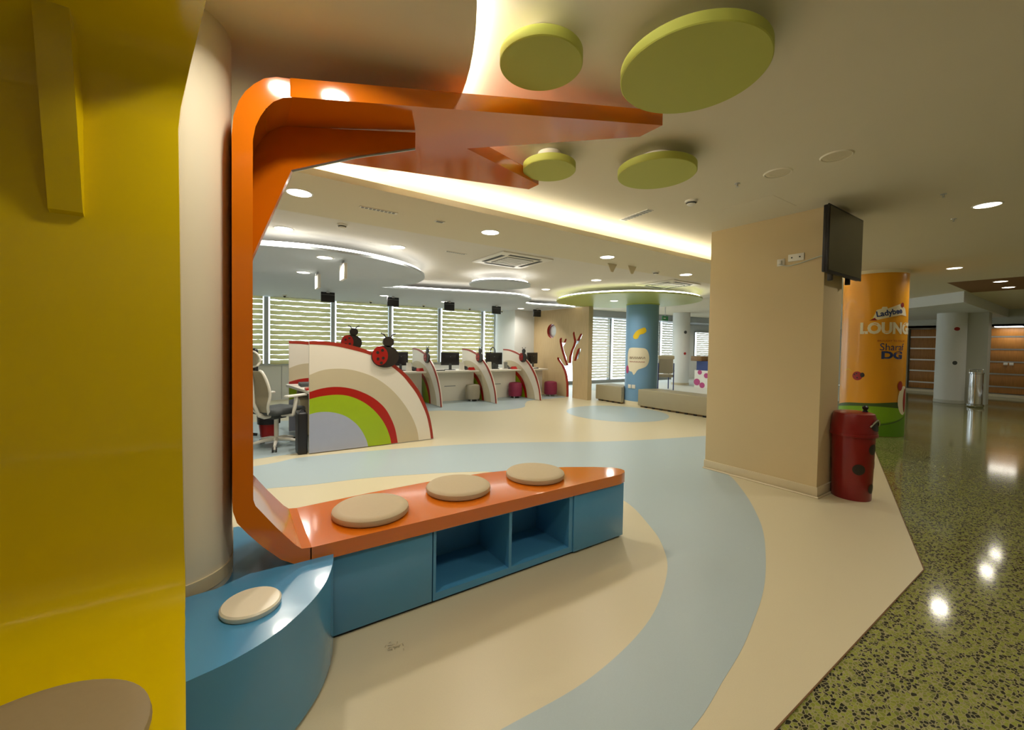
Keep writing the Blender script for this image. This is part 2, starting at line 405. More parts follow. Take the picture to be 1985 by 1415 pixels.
# ------------------------------------------------------------------ TV pillar
pil = struct(box('wall_pillar', (4.586, 5.03), (1.593, 2.71), (.10, ZC), 'wall_tan'), 'tan rectangular pillar')
box('skirting', (4.575, 5.041), (1.582, 2.721), (0, .10), 'skirt', pil, .006)
bm = bmesh.new(); bm_tube(bm, [(4.565, 2.72, .006), (4.565, 1.572, .006), (5.04, 1.572, .006)], .012, 6); mk('floor_cove', bm, 'skirt', pil, True)
tv = thing('television', 'flat black television on a bracket on the tan pillar', 'television', (4.75, 1.593, 2.09))
box('body', (4.35, 5.19), (1.50, 1.535), (2.10, 2.695), 'black', tv, .008)
box('bezel', (4.345, 5.195), (1.49, 1.502), (2.095, 2.70), 'black', tv, .004)
box('screen', (4.365, 5.175), (1.487, 1.492), (2.118, 2.682), 'black_gloss', tv)
box('wall_bracket', (4.62, 4.98), (1.535, 1.593), (2.25, 2.55), 'black', tv, .004)
for a in (4.55, 4.98): box('foot_arm', (a, a+.03), (1.52, 1.56), (2.045, 2.12), 'black', tv, .006)
def socket(name, label, x, y, z, parent_axis, n=1):
    o = thing(name, label, 'socket', (x[0], y[0], z[0]))
    box('plate', x, y, z, 'white_plastic', o, .003)
    return o
s = socket('wall_socket', 'small square white socket with a plug on the tan pillar', (4.575, 4.586), (1.93, 2.0), (2.245, 2.315), 'x')
box('plug', (4.55, 4.576), (1.95, 1.985), (2.26, 2.295), 'white_plastic', s, .004)
s = socket('wall_socket', 'wide white double socket on the tan pillar', (4.575, 4.586), (1.76, 1.90), (2.275, 2.345), 'x')
for a in (1.79, 1.86): box('pin_hole', (4.573, 4.576), (a, a+.012), (2.305, 2.317), 'dark_gap', s)
tag(tube('power_cable', spline([(4.553, 1.967, 2.26), (4.565, 1.90, 2.235), (4.572, 1.8, 2.245), (4.575, 1.70, 2.27), (4.57, 1.60, 2.29), (4.60, 1.55, 2.30)], 6), .005, 'wall_grey'), 'thin pale cable running from socket to television', 'cable')

# ladybird bin
bx, by = 4.93, 1.43
o = thing('litter_bin', 'red plastic litter bin with black dots like a ladybird beside the pillar', 'bin', (bx, by, 0))
lathe('bin_body', [(0, 0), (.148, 0), (.152, .01), (.166, .62), (.166, .625)], (bx, by, 0), 'bin_red', o, 48)
hood = lathe('hood', [(.178, .60), (.18, .615), (.178, .68), (.165, .775), (.155, .81), (.12, .822), (0, .825)], (bx, by, 0), 'bin_red', o, 48)
lathe('rim', [(.176, .598), (.184, .60), (.184, .625), (.176, .63)], (bx, by, 0), 'bin_red', o, 48)
def wrap_disc(name, cx, cy, r, ang, z, rad, m, parent, taper=0, ry=None, n=20):
    bm = bmesh.new(); c = bm.verts.new((cx+r*math.cos(ang), cy+r*math.sin(ang), z)); ring = []
    for k in (.5, 1):
        L = []
        for i in range(n):
            t = 2*math.pi*i/n; a = ang+k*rad*math.cos(t)/r; zz = z+k*(ry or rad)*math.sin(t); rr = r+taper*(zz-z)
            L.append(bm.verts.new((cx+rr*math.cos(a), cy+rr*math.sin(a), zz)))
        ring.append(L)
    for i in range(n):
        j = (i+1) % n
        bm.faces.new((c, ring[0][i], ring[0][j])); bm.faces.new((ring[0][i], ring[1][i], ring[1][j], ring[0][j]))
    return mk(name, bm, m, parent, True)
ca = math.atan2(-by, -bx)
for a, z, rr in ((.32, .30, .05), (1.08, .49, .05), (1.15, .12, .045), (1.9, .33, .05), (2.3, .5, .045), (-1.6, .3, .05)):
    wrap_disc('spot', bx, by, .1535+.0233*z+.001, ca+a, z, rr, 'ladybird_black', o, .0233)
wrap_disc('hood_opening', bx, by, .177, ca+1.2, .71, .075, 'black', hood, -.12, ry=.05)
tube('hood_visor', [(bx+.183*math.cos(ca+1.2+t), by+.183*math.sin(ca+1.2+t), .71+.055*math.cos(t*3.4)) for t in [-.5+.1*i for i in range(11)]], .008, 'chrome', hood, 8)
lathe('knob', [(0, .82), (.022, .822), (.02, .835), (.014, .84), (.024, .855), (.024, .87), (.012, .882), (0, .885)], (bx+.05, by-.07, 0), 'black', hood, 16)

# ------------------------------------------------------------------ rounded cream wall, yellow booth, blue bench
struct(prism('wall_cream', rrect(-1.9, -.0075, 1.98, 2.75, .22, 10), 'z', 0, 2.68, 'wall_cream', smooth=True), 'cream wall with rounded corner')
struct(prism('baseboard_cream', rrect(-1.9, -.003, 1.972, 2.758, .224, 10), 'z', .40, .455, 'skirt', smooth=True), 'pale rounded skirting on the blue bench')
yb = thing('booth_seat', 'glossy yellow booth with curved back rising into a canopy', 'booth', (-.6, 1.5, 0))
prof = []      # (v, z, right end u)
prof += [(.95, .45, -.075), (1.25, .45, -.098), (1.429, .45, -.112), (1.60, .45, -.127), (1.76, .45, -.138)]
for i in range(1, 9):
    a = R(-90+90*i/8); prof.append((1.76+.17*math.cos(a), .62+.17*math.sin(a), -.14-.014*i/8))
prof += [(1.93, 1.0, -.158), (1.93, 1.5, -.161), (1.93, 1.9, -.163), (1.93, 2.16, -.165)]
for v, z, u in ((1.92, 2.232, -.157), (1.892, 2.3, -.141), (1.848, 2.358, -.124), (1.79, 2.402, -.106), (1.722, 2.43, -.09), (1.65, 2.44, -.076), (1.5, 2.44, -.051), (1.3, 2.44, -.018), (1.1, 2.44, .015)):
    prof.append((v, z, u))
bm = bmesh.new(); A = []; B = []; A2 = []; B2 = []
for i, (v, z, u) in enumerate(prof):
    a, b = prof[max(i-1, 0)], prof[min(i+1, len(prof)-1)]
    d = Vector((b[0]-a[0], b[1]-a[1])).normalized(); n = Vector((d.y, -d.x))*.026
    A.append(bm.verts.new((u, v, z))); B.append(bm.verts.new((-1.7, v, z)))
    A2.append(bm.verts.new((u, v+n.x, z+n.y))); B2.append(bm.verts.new((-1.7, v+n.x, z+n.y)))
for i in range(len(prof)-1):
    bm.faces.new((A[i], A[i+1], B[i+1], B[i])); bm.faces.new((A2[i], A2[i+1], B2[i+1], B2[i])); bm.faces.new((A[i], A[i+1], A2[i+1], A2[i])); bm.faces.new((B[i], B[i+1], B2[i+1], B2[i]))
bm.faces.new((A[0], B[0], B2[0], A2[0])); bm.faces.new((A[-1], B[-1], B2[-1], A2[-1]))
mk('shell', bm, 'yellow', yb, True)
box('seat_base', (-1.7, -.13), (1.0, 1.40), (0, .42), 'yellow', yb, .01)
prism('brace', [(1.93, 1.80), (1.915, 1.81), (1.80, 2.41), (1.80, 2.44), (1.93, 2.44)], 'x', -.487, -.408, 'yellow', yb)
bn = thing('curved_bench', 'glossy blue bench with a curved front beside the yellow booth', 'bench', (.1, 1.75, 0))
cv = spline([(-.118, 1.474), (-.005, 1.50), (.10, 1.552), (.194, 1.632), (.28, 1.74), (.339, 1.861), (.37, 1.96), (.382, 2.02)], 6)
prism('bench_body', [(-.25, 1.96), (-.25, 1.46)]+cv+[(.384, 2.03), (.05, 2.03), (-.06, 1.975)], 'z', .012, .42, 'blue_lacquer', bn, smooth=True)
prism('toe_gap', [(-.2, 1.94), (-.2, 1.5)]+[(p[0]-.008, p[1]+.006) for p in cv]+[(.36, 2.02), (0, 2.02)], 'z', 0, .012, 'dark_gap', bn)
prism('top_ledge', [(.37, 2.032), (.38, 2.06), (.3, 2.2), (.02, 2.72), (-.006, 2.72), (-.006, 2.19), (-.05, 2.06), (.02, 2.032)], 'z', 0, .37, 'blue_lacquer', bn)
lathe('disc', [(0, 0), (.094, 0), (.098, .006), (.098, .018), (.092, .024), (0, .025)], (.052, 1.768, .42), 'button_white', None, 40)
tag(bpy.data.objects['disc'], 'small cream round disc on the curved blue bench', 'disc'); bpy.data.objects['disc'].name = 'seat_disc'
def cushion(c, r, h, m, label, cat='cushion', group=None):
    o = lathe('round_cushion', [(0, 0), (r*.93, 0), (r*.985, h*.18), (r, h*.45), (r*.985, h*.75), (r*.93, h*.95), (r*.8, h), (0, h*1.02)], c, m, None, 56)
    o.name = 'round_cushion'; tag(o, label, cat, group); return o
cushion((-.405, 1.295, .451), .238, .052, 'cushion_dark', 'round taupe cushion on the yellow booth seat')

# ------------------------------------------------------------------ orange loop seat and its blue cabinet
lp = thing('loop_seat', 'glossy orange loop with seat board, post and star shaped canopy', 'bench', (1.2, 2.3, 0))
rib = [(.29, .403), (.262, .404), (.225, .416), (.17, .452), (.10, .528), (.047, .596), (.010, .65), (-.004, .70), (-.006, .74), (-.006, 1.5), (-.006, 2.225),
       (.0, 2.30), (.018, 2.365), (.04, 2.41), (.07, 2.45), (.105, 2.485), (.15, 2.508), (.215, 2.522),
       (.215, 2.446), (.175, 2.43), (.139, 2.402), (.112, 2.365), (.093, 2.328), (.075, 2.28), (.066, 2.225), (.065, 1.5), (.067, .735), (.075, .708), (.15, .60), (.225, .503), (.25, .48), (.29, .475)]
prism('ribbon', rib, 'y', 2.02, 2.55, 'orange', lp, smooth=True)
seat = [(.285, 2.02), (1.3, 2.02), (2.33, 2.02), (2.40, 2.04), (2.435, 2.075), (2.44, 2.11), (2.42, 2.16), (2.3, 2.255), (2.1, 2.37), (1.8, 2.495), (1.5, 2.56), (1.2, 2.59), (.7, 2.58), (.285, 2.55)]
prism('seat_board', seat, 'z', .403, .475, 'orange', lp, smooth=True)
zt = lambda p: 2.443+.10*(p[0]-.2)
canopy = [(.2, 2.02), (1.948, 1.452), (1.947, 1.604), (1.121, 2.165), (1.906, 2.506), (1.901, 2.623), (.566, 2.656), (.2, 2.62)]
prism('canopy', canopy, 'z', 0, .079, 'orange', lp, zf=zt)
gp = [(.066, 2.36, 1.77), (.072, 2.357, 1.80), (.234, 2.294, 2.235), (.51, 2.186, 2.335), (.779, 2.08, 2.411), (.779, 2.08, 2.49), (.066, 2.36, 2.43)]
bm = bmesh.new(); F_ = [bm.verts.new(p) for p in gp]; K_ = [bm.verts.new((p[0]+.008, p[1]+.022, p[2])) for p in gp]
for L in (F_, K_): bm.faces.new(L)
for i in range(len(gp)): bm.faces.new((F_[i], F_[(i+1) % len(gp)], K_[(i+1) % len(gp)], K_[i]))
mk('gusset', bm, 'orange', lp)
bm = bmesh.new(); bm_tube(bm, [(.236, 2.295, 2.231), (.51, 2.187, 2.331), (.779, 2.081, 2.407)], .006, 6)  # silver tube models the cove light's reflection along the gusset edge
q = mk('edge_glint', bm, 'silver', lp); q['label'] = 'silver strip imitating the cove light reflected along the gusset edge'
cb = thing('bench_cabinet', 'blue cabinet with two open shelves carrying the orange seat', 'cabinet', (1.4, 2.2, 0))
back = [(2.382, 2.07), (2.25, 2.18), (1.9, 2.38), (1.891, 2.385)]
prism('end_box', [(1.889, 2.042), (2.382, 2.042), (2.382, 2.08), (2.25, 2.19), (1.889, 2.41)], 'z', .015, .403, 'blue_lacquer', cb)
box('end_box', (.384, .886), (2.06, 2.50), (.015, .403), 'blue_lacquer', cb)
box('door', (.384, .882), (2.04, 2.06), (.015, .401), 'blue_lacquer', cb, .002)
box('door', (1.893, 2.382), (2.03, 2.042), (.015, .401), 'blue_lacquer', cb, .002)
for a, b in ((.888, .904), (1.376, 1.396), (1.858, 1.889)): box('upright', (a, b), (2.04, 2.40), (.055, .39), 'blue_lacquer', cb)
box('shelf_floor', (.888, 1.889), (2.04, 2.40), (.015, .055), 'blue_lacquer', cb)
box('top_rail', (.888, 1.889), (2.04, 2.40), (.39, .403), 'blue_lacquer', cb)
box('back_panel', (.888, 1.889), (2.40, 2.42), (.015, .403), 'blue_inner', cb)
box('toe_gap', (.39, 2.37), (2.052, 2.36), (0, .015), 'dark_gap', cb)
cushion((.618, 2.264, .475), .2, .045, 'cushion', 'round beige cushion on orange seat, nearest the orange post', group='bench cushions')
cushion((1.182, 2.335, .475), .203, .045, 'cushion', 'round beige cushion in the middle of the orange seat', group='bench cushions')
cushion((1.768, 2.303, .475), .207, .045, 'cushion', 'round beige cushion at the pointed end of the orange seat', group='bench cushions')
bm = bmesh.new()
for i in range(26):
    a = random.uniform(0, 6.28); r_ = abs(random.gauss(0, .022)); x, y = .617+r_*math.cos(a), 1.834+r_*math.sin(a)*.8
    bm_tube(bm, [(x, y, .003), (x+random.gauss(0, .008), y+random.gauss(0, .008), random.uniform(.004, .009))], .0016, 4)
tag(mk('floor_debris', bm, 'panel_beige'), 'tiny scatter of dry debris on the beige floor', 'debris')['kind'] = 'stuff'

# ------------------------------------------------------------------ lobby ceiling: dropped circle, lime discs, fittings
dc = thing('ceiling_cloud', 'large round cream dropped ceiling above the booth with cove light', 'ceiling panel', (-1.26, 2.5, 2.68))
prism('panel', circ(-1.26, 2.5, 2.3, 128), 'z', 2.68, 2.70, 'ceiling', dc, smooth=True)
plane_strip('led_strip', circ(-1.26, 2.5, 2.25, 96)+[circ(-1.26, 2.5, 2.25, 96)[0]], 2.703, 2.722, 'led_bright', dc)
def disc(c, r, lab, th=.046, zb=2.62):
    o = thing('ceiling_disc', lab, 'ceiling disc', (c[0], c[1], zb), 'lime green discs under the ceiling')
    lathe('face_disc', [(0, 0), (r-.004, 0), (r, .004), (r, th), (r-.004, th+.003), (0, th+.003)], (c[0], c[1], zb), 'lime', o, 96)
    lathe('hub', [(r*.45, th), (r*.45, ZC-zb-.002)], (c[0], c[1], zb), 'ceiling', o, 32)
disc((1.113, 1.461), .18, 'small lime disc nearest the bright cove, above the orange canopy')
disc((1.70, 1.118), .311, 'largest lime green ceiling disc')
disc((1.829, 2.285), .183, 'smallest lime ceiling disc beside the lower canopy tip')
disc((2.48, 1.889), .266, 'medium lime ceiling disc right of the orange canopy tips')
NL = [0]
def downlight(x, y, z, label, r=.085, power=LAMP, col=WARM, on=True):
    o = thing('downlight', label, 'downlight', (x, y, z), 'recessed ceiling downlights')
    lathe('trim_ring', [(r, -.001), (r+.002, -.006), (r+.014, -.004), (r+.016, 0)], (x, y, z), 'white_plastic', o, 36)
    lathe('lens', [(0, -.004), (r, -.004), (r, 0)], (x, y, z), 'lamp_lens', o, 36)
    if on:
        L = bpy.data.lights.new('downlight_lamp', 'AREA'); L.shape = 'DISK'; L.size = 2*r; L.energy = power; L.color = col; L.spread = R(150)
        q = bpy.data.objects.new('downlight_lamp', L); C.objects.link(q); q.location = (x, y, z-.008)
for p, lab in zip([(.42, 3.59), (2.17, 3.65), (3.96, 3.73), (5.85, 3.86)], ['leftmost in the tan soffit', 'second in the tan soffit, above the rainbow screens', 'third in the tan soffit', 'in the tan soffit right beside the pillar']):
    downlight(*p, ZS, 'round lit downlight, '+lab, power=LAMP*1.25)
for p, lab in zip([(.449, 5.11), (1.72, 5.17), (5.5, 5.44), (5.57, 7.0)], ['in the office ceiling near the orange gusset', 'beside the big grey cloud edge', 'between the two air cassettes', 'between the small grey disc and green disc']):
    downlight(*p, ZO, 'round lit downlight, '+lab, power=LAMP*1.25)
for p, lab in zip([(.93, 5.53), (.866, 6.91), (7.15, 6.5), (2.75, 9.15), (4.326, 9.43), (6.083, 9.9), (6.75, 9.6)],
                  ['on the big grey cloud, nearer the cove', 'on the big grey cloud, nearer the windows', 'under the green ceiling disc', 'above the second black display', 'above the third black display', 'above the fourth black display', 'above the black display by the timber wall']):
    downlight(*p, ZK-(.006 if p[0] < 1 else 0), 'round lit downlight, '+lab, col=(1, .93, .82), power=LAMP*1.25)
downlight(.21, 1.625, 2.68, 'round lit downlight in the dropped circle, above the orange post', r=.06, power=LAMP*.9)
for p, lab in zip([(5.669, .736), (9.5, 1.55), (16.6, .6), (10.9, -.6), (.9, .2), (-.55, .5), (13.1, -1.3), (2.9, .1)],
                  ['largest, in the lobby ceiling right of the television', 'in the lobby ceiling near the orange pillar', 'far down the hall', 'over the terrazzo', 'behind the viewer', 'above the yellow booth', 'far over the terrazzo', 'above the edge of the terrazzo']):
    downlight(*p, ZC, 'round lit downlight, '+lab, power=LAMP*(.95 if p[0] < 0 else 1))
for p, lab in zip([(11.6, 6.2), (13.2, 7.4), (16.5, 7.5), (12.3, 9.6), (18.5, 9.5)], ['near the exit sign', 'above the reception counter', 'deep in the hall', 'beside the tall windows', 'in the far corner of the hall']): downlight(*p, ZC, 'added downlight brightening the hall, '+lab, power=LAMP*1.6)  # extra downlights added only to brighten the hall
br = struct(box('ceiling_recess', (11.4, 13.6), (-3.1, 1.95), (ZC-.003, ZC), 'brown_recess'), 'brown ceiling field at the far end of the lobby')
for p, lab in zip([(11.85, 1.33), (13.0, 1.35)], ['nearer one in the brown ceiling field', 'farther one in the brown ceiling field']): downlight(*p, ZC-.004, 'round lit downlight, '+lab)
struct(prism('ceiling_bulkhead', [(13.19, 1.99), (14.36, 3.34), (14.4, 6), (19.5, 6), (19.5, 2.0)], 'z', 2.5, ZC, 'wall_white'), 'pale angled bulkhead')
struct(box('ceiling_far', (19.5, 20.5), (-3.2, 6), (2.24, 2.3), 'ceiling'))
o = thing('panel_light', 'bright rectangular light above the far timber panels', 'light', (19.9, 2.1, 2.23)); box('lens', (19.75, 20.2), (1.75, 2.3), (2.225, 2.239), 'lamp_panel', o)
# small ceiling fittings
def slot(c, l, wd, z, rz, label, name='linear_diffuser'):
    o = thing(name, label, 'vent', (c[0], c[1], z))
    ca_, sa_ = math.cos(rz), math.sin(rz)
    def part(nm, x0, x1, y0, y1, z0, z1, m):
        bm = bmesh.new(); vs_ = bm_box(bm, (x0, x1), (y0, y1), (z0, z1))
        for v in vs_: v.co = Vector((c[0]+v.co.x*ca_-v.co.y*sa_, c[1]+v.co.x*sa_+v.co.y*ca_, v.co.z))
        return mk(nm, bm, m, o)
    part('frame', -l/2, l/2, -wd/2, wd/2, z-.006, z, 'white_plastic')
    n = 9
    for i in range(n): part('louvre', -l/2+.012+i*(l-.024)/n, -l/2+.012+(i+.62)*(l-.024)/n, -wd/2+.008, wd/2-.008, z-.009, z-.005, 'grey_plastic')
slot((1.04, 3.63), .32, .045, ZS, 0, 'slim slotted air diffuser in the tan soffit')
slot((3.388, 2.82), .40, .08, ZC, R(84), 'slim slotted fitting in the lobby ceiling above the cove')
slot((2.45, 5.0), .3, .04, ZO, 0, 'slim slotted diffuser in the office ceiling left of the air cassette')
slot((1.6, 3.62), .09, .05, ZS, 0, 'short dark vent in the tan soffit')
def detector(c, z, label, r=.05, name='smoke_detector'):
    o = thing(name, label, 'detector', (c[0], c[1], z))
    lathe('base', [(r, 0), (r, -.012), (r*.9, -.018)], (c[0], c[1], z), 'white_plastic', o, 24)
    lathe('sensor', [(r*.75, -.012), (r*.7, -.035), (r*.4, -.045), (0, -.046)], (c[0], c[1], z), 'white_plastic', o, 24)
    lathe('slit', [(r*.745, -.02), (r*.745, -.03)], (c[0], c[1], z), 'charcoal', o, 24)
detector((3.459, 2.249), ZC, 'white smoke detector in the lobby ceiling near the medium lime disc', .055)
detector((.93, 4.55), ZO, 'smoke detector in the office ceiling beside the big cloud')
detector((5.3, 4.0), ZS, 'smoke detector at the far end of the tan soffit')
for p, lab in (((3.434, 1.515), 'round flush ceiling speaker with rings, left of the pair'), ((3.454, 1.152), 'round flush dark ceiling speaker, right of the pair')):
    o = thing('ceiling_speaker', lab, 'speaker', (p[0], p[1], ZC))
    lathe('rim', [(.082, 0), (.084, -.006), (.09, -.008), (.097, 0)], (p[0], p[1], ZC), 'ceiling', o, 40)
    lathe('grille', [(0, -.003), (.05, -.003), (.052, -.005), (.082, -.003)], (p[0], p[1], ZC), 'soffit', o, 40)
struct(box('ceiling_hatch', (3.9, 4.35), (1.75, 2.2), (ZC-.002, ZC), 'ceiling'), 'flush access hatch')
for p, sl in (((3.395, 1.80), 'beside the ceiling speakers'), ((5.0, .9), 'above the television'), ((6.0, 1.0), 'beyond the large lobby downlight')):
    o = thing('sprinkler', 'tiny sprinkler head in the lobby ceiling, '+sl, 'sprinkler', (p[0], p[1], ZC), 'sprinkler heads'); lathe('rose', [(.022, 0), (.02, -.005), (.006, -.006), (.006, -.025), (.013, -.027), (0, -.028)], (p[0], p[1], ZC), 'silver', o, 12)
for i, p in enumerate(((4.35, 4.0), (4.68, 3.93))):
    o = thing('aisle_sign_bracket', 'small triangular bracket hanging from the tan soffit, '+('left' if i == 0 else 'right')+' of the pair', 'bracket', (p[0], p[1], ZS))
    prism('plate', [(p[0]-.09, ZS), (p[0]+.09, ZS), (p[0]+.02, ZS-.11), (p[0]-.02, ZS-.11)], 'y', p[1], p[1]+.012, 'soffit', o)
def cassette(cx, cy, z, label, s=.42):
    o = thing('air_cassette', label, 'air conditioner', (cx, cy, z))
    box('panel', (cx-s, cx+s), (cy-s, cy+s), (z-.02, z), 'white_plastic', o, .006)
    box('grille', (cx-s*.52, cx+s*.52), (cy-s*.52, cy+s*.52), (z-.028, z-.018), 'grey_plastic', o)
    for k in range(7): box('grille_bar', (cx-s*.5, cx+s*.5), (cy-s*.5+k*s/7, cy-s*.5+k*s/7+.03), (z-.031, z-.027), 'white_plastic', o)
    for dx, dy, w_, h_ in ((0, .76, .62, .07), (0, -.76, .62, .07), (.76, 0, .07, .62), (-.76, 0, .07, .62)):
        box('outlet', (cx+(dx-w_)*s, cx+(dx+w_)*s), (cy+(dy-h_)*s, cy+(dy+h_)*s), (z-.023, z-.019), 'charcoal', o)
cassette(3.3, 4.93, ZO, 'white square air conditioning cassette left of centre in the office ceiling')
cassette(6.9, 4.93, ZO, 'white square air conditioning cassette above the green ceiling disc')

# ------------------------------------------------------------------ office clouds
def inset(poly, d):
    out = []; n = len(poly)
    for i in range(n):
        a, b = Vector(poly[i-1]), Vector(poly[(i+1) % n]); t = (b-a).normalized(); out.append((poly[i][0]-t.y*d, poly[i][1]+t.x*d))
    return out
def cloud(poly, m, label, led=True, th=.03, idx=None, dz=0, ledm='led_neutral'):
    cx = sum(p[0] for p in poly)/len(poly); cy = sum(p[1] for p in poly)/len(poly)
    o = thing('ceiling_cloud', label, 'ceiling panel', (cx, cy, ZK))
    prism('panel', poly, 'z', ZK-dz, ZK+th-dz, m, o, smooth=True)
    q = inset(poly, .045)
    path = q+[q[0]] if idx is None else [q[i] for i in range(*idx)]
    plane_strip('led_strip', path, ZK+th+.004, ZK+th+.03, ledm, o)
    return o
cloud(circ(.95, 6.8, 1.66, 96), 'cloud', 'big round grey dropped ceiling cloud above the office chair', dz=.006)
front = spline([(-3.9, 7.0), (0, 7.0), (1.4, 7.3), (2.13, 7.82), (3.2, 7.66), (4.2, 7.36), (4.75, 7.22), (5.15, 7.25), (5.55, 7.5), (5.8, 7.9), (6.0, 8.35), (6.35, 8.55), (7.0, 8.45), (7.6, 8.35), (7.64, 8.35)], 8)
cloud(front+[(7.64, 11.29), (-3.9, 11.29)], 'cloud', 'wavy grey dropped ceiling along the windows', idx=(22, len(front)-1))
cloud(circ(3.9, 6.2, .54, 64), 'cloud', 'small round grey dropped ceiling cloud')
cloud(circ(7.5, 6.45, 1.6, 96), 'cloud_green', 'round green dropped ceiling above the blue pillar')
for u in (1.3, 2.7, 4.2, 5.6): slot((u, 11.05), 1.1, .03, ZK, 0, 'long slot diffuser above the windows, '+{1.3: 'leftmost', 2.7: 'second from the left', 4.2: 'third from the left', 5.6: 'rightmost'}[u])
def display(x, y, z, m, label, back=True):
    o = thing('queue_display', label, 'display', (x, y, z), 'hanging queue displays')
    box('case', (x-.13, x+.13), (y-.02, y+.02), (z-.1, z+.1), m, o, .006)
    tube('hanger', [(x, y, z+.1), (x, y, ZK)], .012, 'silver', o, 8)
    box('clamp', (x-.03, x+.03), (y-.03, y+.03), (z+.085, z+.12), 'silver', o, .004)
    box('seam', (x-.128, x+.128), (y-.0215, y-.02), (z+.045, z+.05), 'grey_plastic', o)
for (x, y), lab in zip([(1.59, 9.1), (2.93, 9.1), (4.32, 9.15), (5.72, 9.25), (7.1, 9.3)], ['leftmost of the row', 'second of the row', 'third of the row', 'fourth of the row', 'nearest the timber wall']):
    display(x, y, 2.32, 'black', 'small black hanging display, '+lab)
for (x, y), lab in zip([(1.16, 5.6), (1.04, 6.75)], ['nearer', 'farther']):
    o = thing('queue_display', lab+' slim white hanging display under the big grey cloud', 'display', (x, y, 2.3), 'hanging queue displays')
    box('case', (x-.02, x+.02), (y-.13, y+.13), (2.2, 2.4), 'white_plastic', o, .006)
    tube('hanger', [(x, y, 2.4), (x, y, ZK)], .012, 'silver', o, 8); box('clamp', (x-.03, x+.03), (y-.03, y+.03), (2.385, 2.42), 'silver', o, .004)
for i, u in enumerate((.95, 2.85, 4.25, 5.65, 6.75)):
    o = thing('dome_camera', 'tiny dark dome camera above the windows, '+['first', 'second', 'third', 'fourth', 'fifth'][i]+' from the left', 'camera', (u, 10.6, ZK))
    lathe('base', [(.04, 0), (.04, -.02), (.03, -.025)], (u, 10.6, ZK), 'white_plastic', o, 16); lathe('dome', [(.028, -.025), (.025, -.045), (.012, -.055), (0, -.057)], (u, 10.6, ZK), 'black', o, 16)

# ------------------------------------------------------------------ rainbow screens
OUT = [(.775, 1.409), (.971, 1.406), (1.191, 1.38), (1.388, 1.331), (1.525, 1.279), (1.701, 1.19), (1.865, 1.09), (2.036, .939), (2.193, .736), (2.294, .541), (2.367, .344), (2.411, .147), (2.43, .012)]
RIN = [(.775, 1.373), (.971, 1.365), (1.127, 1.345), (1.322, 1.299), (1.508, 1.244), (1.665, 1.164), (1.829, 1.063), (1.96, .95), (2.056, .836), (2.164, .691), (2.254, .524), (2.327, .347), (2.374, .15), (2.394, .012)]
BEI = [(.777, .991), (.911, 1.045), (1.05, 1.064), (1.225, 1.056), (1.407, 1.009), (1.597, .925), (1.795, .773), (1.963, .581), (2.099, .366), (2.179, .17), (2.208, .012)]
RED = [(.777, .779), (.912, .817), (1.066, .832), (1.226, .813), (1.392, .757), (1.564, .659), (1.706, .525), (1.798, .373), (1.864, .202), (1.9, .012)]
GRN = [(.777, .689), (.912, .719), (1.098, .729), (1.26, .699), (1.427, .615), (1.565, .499), (1.672, .365), (1.745, .232), (1.791, .1), (1.808, .012)]
LAV = [(.778, .5), (.883, .52), (1.037, .508), (1.196, .449), (1.328, .343), (1.412, .23), (1.473, .1), (1.496, .012)]
SP = [spline(q, 4) for q in (OUT, RIN, BEI, RED, GRN, LAV)]
def screen(label, tf, axis, t0, sgn, loc):
    """rainbow shaped divider: white board with coloured bands laid on its camera side"""
    o = thing('rainbow_screen', label, 'divider', loc, 'rainbow dividers')
    T = lambda L: [tf(p) for p in L]
    x0 = .777; base = lambda L: L+[(x0, L[-1][1])]
    def pr(nm, L, a, b, m, holes=()): return prism(nm, T(L), axis, t0+sgn*a, t0+sgn*b, m, o, holes=holes)
    pr('board', base([(p[0], max(p[1], 0)) for p in SP[0]]), 0, -.036, 'panel_white')
    band = lambda A_, B_: A_+B_[::-1]
    pr('red_edge', band(SP[0], SP[1]), .0015, 0, 'panel_rim')
    pr('beige_band', band(SP[2], SP[3]), .0015, 0, 'panel_beige')
    pr('red_band', band(SP[3], SP[4]), .0015, 0, 'panel_red')
    pr('green_band', band(SP[4], SP[5]), .0015, 0, 'panel_green')
    pr('lavender_field', base(SP[5]), .0015, 0, 'panel_lavender')
    # red edge band wrapped over the rim
    bm = bmesh.new(); pts = T(SP[0]); n = len(pts)
    cen = tf((1.0, .3))
    for k0, k1 in ((.0, .012),):
        L = []
        for p in pts:
            d = Vector((p[0]-cen[0], p[1]-cen[1])).normalized()*.004
            L.append([bm.verts.new(P3(p[0]+d.x, p[1]+d.y, t0-sgn*a, axis)) for a in (k0, k1)]+[bm.verts.new(P3(p[0]-d.x*.5, p[1]-d.y*.5, t0-sgn*a, axis)) for a in (k1, k0)])
        for a, b in zip(L, L[1:]):
            for k in range(4): bm.faces.new((a[k], a[(k+1) % 4], b[(k+1) % 4], b[k]))
    mk('rim_stripe', bm, 'panel_rim', o)
    return o
screen('large near rainbow divider with lavender centre facing the bench', lambda p: p, 'y', 5.64, -1, (1.5, 5.64, 0))
screen('rainbow divider mostly hidden behind the near one', lambda p: (p[0]-.07, p[1]), 'y', 7.2, -1, (1.4, 7.2, 0))
for u, v0, lab in ((3.8, 8.40, 'leftmost'), (5.18, 8.32, 'middle'), (6.48, 8.27, 'rightmost')):
    screen('curved rainbow divider between the desks, '+lab+' of the far three', lambda p, v0=v0: (v0+(2.43-p[0])*1.09, p[1]*.915), 'x', u, -1, (u, v0+.9, 0))
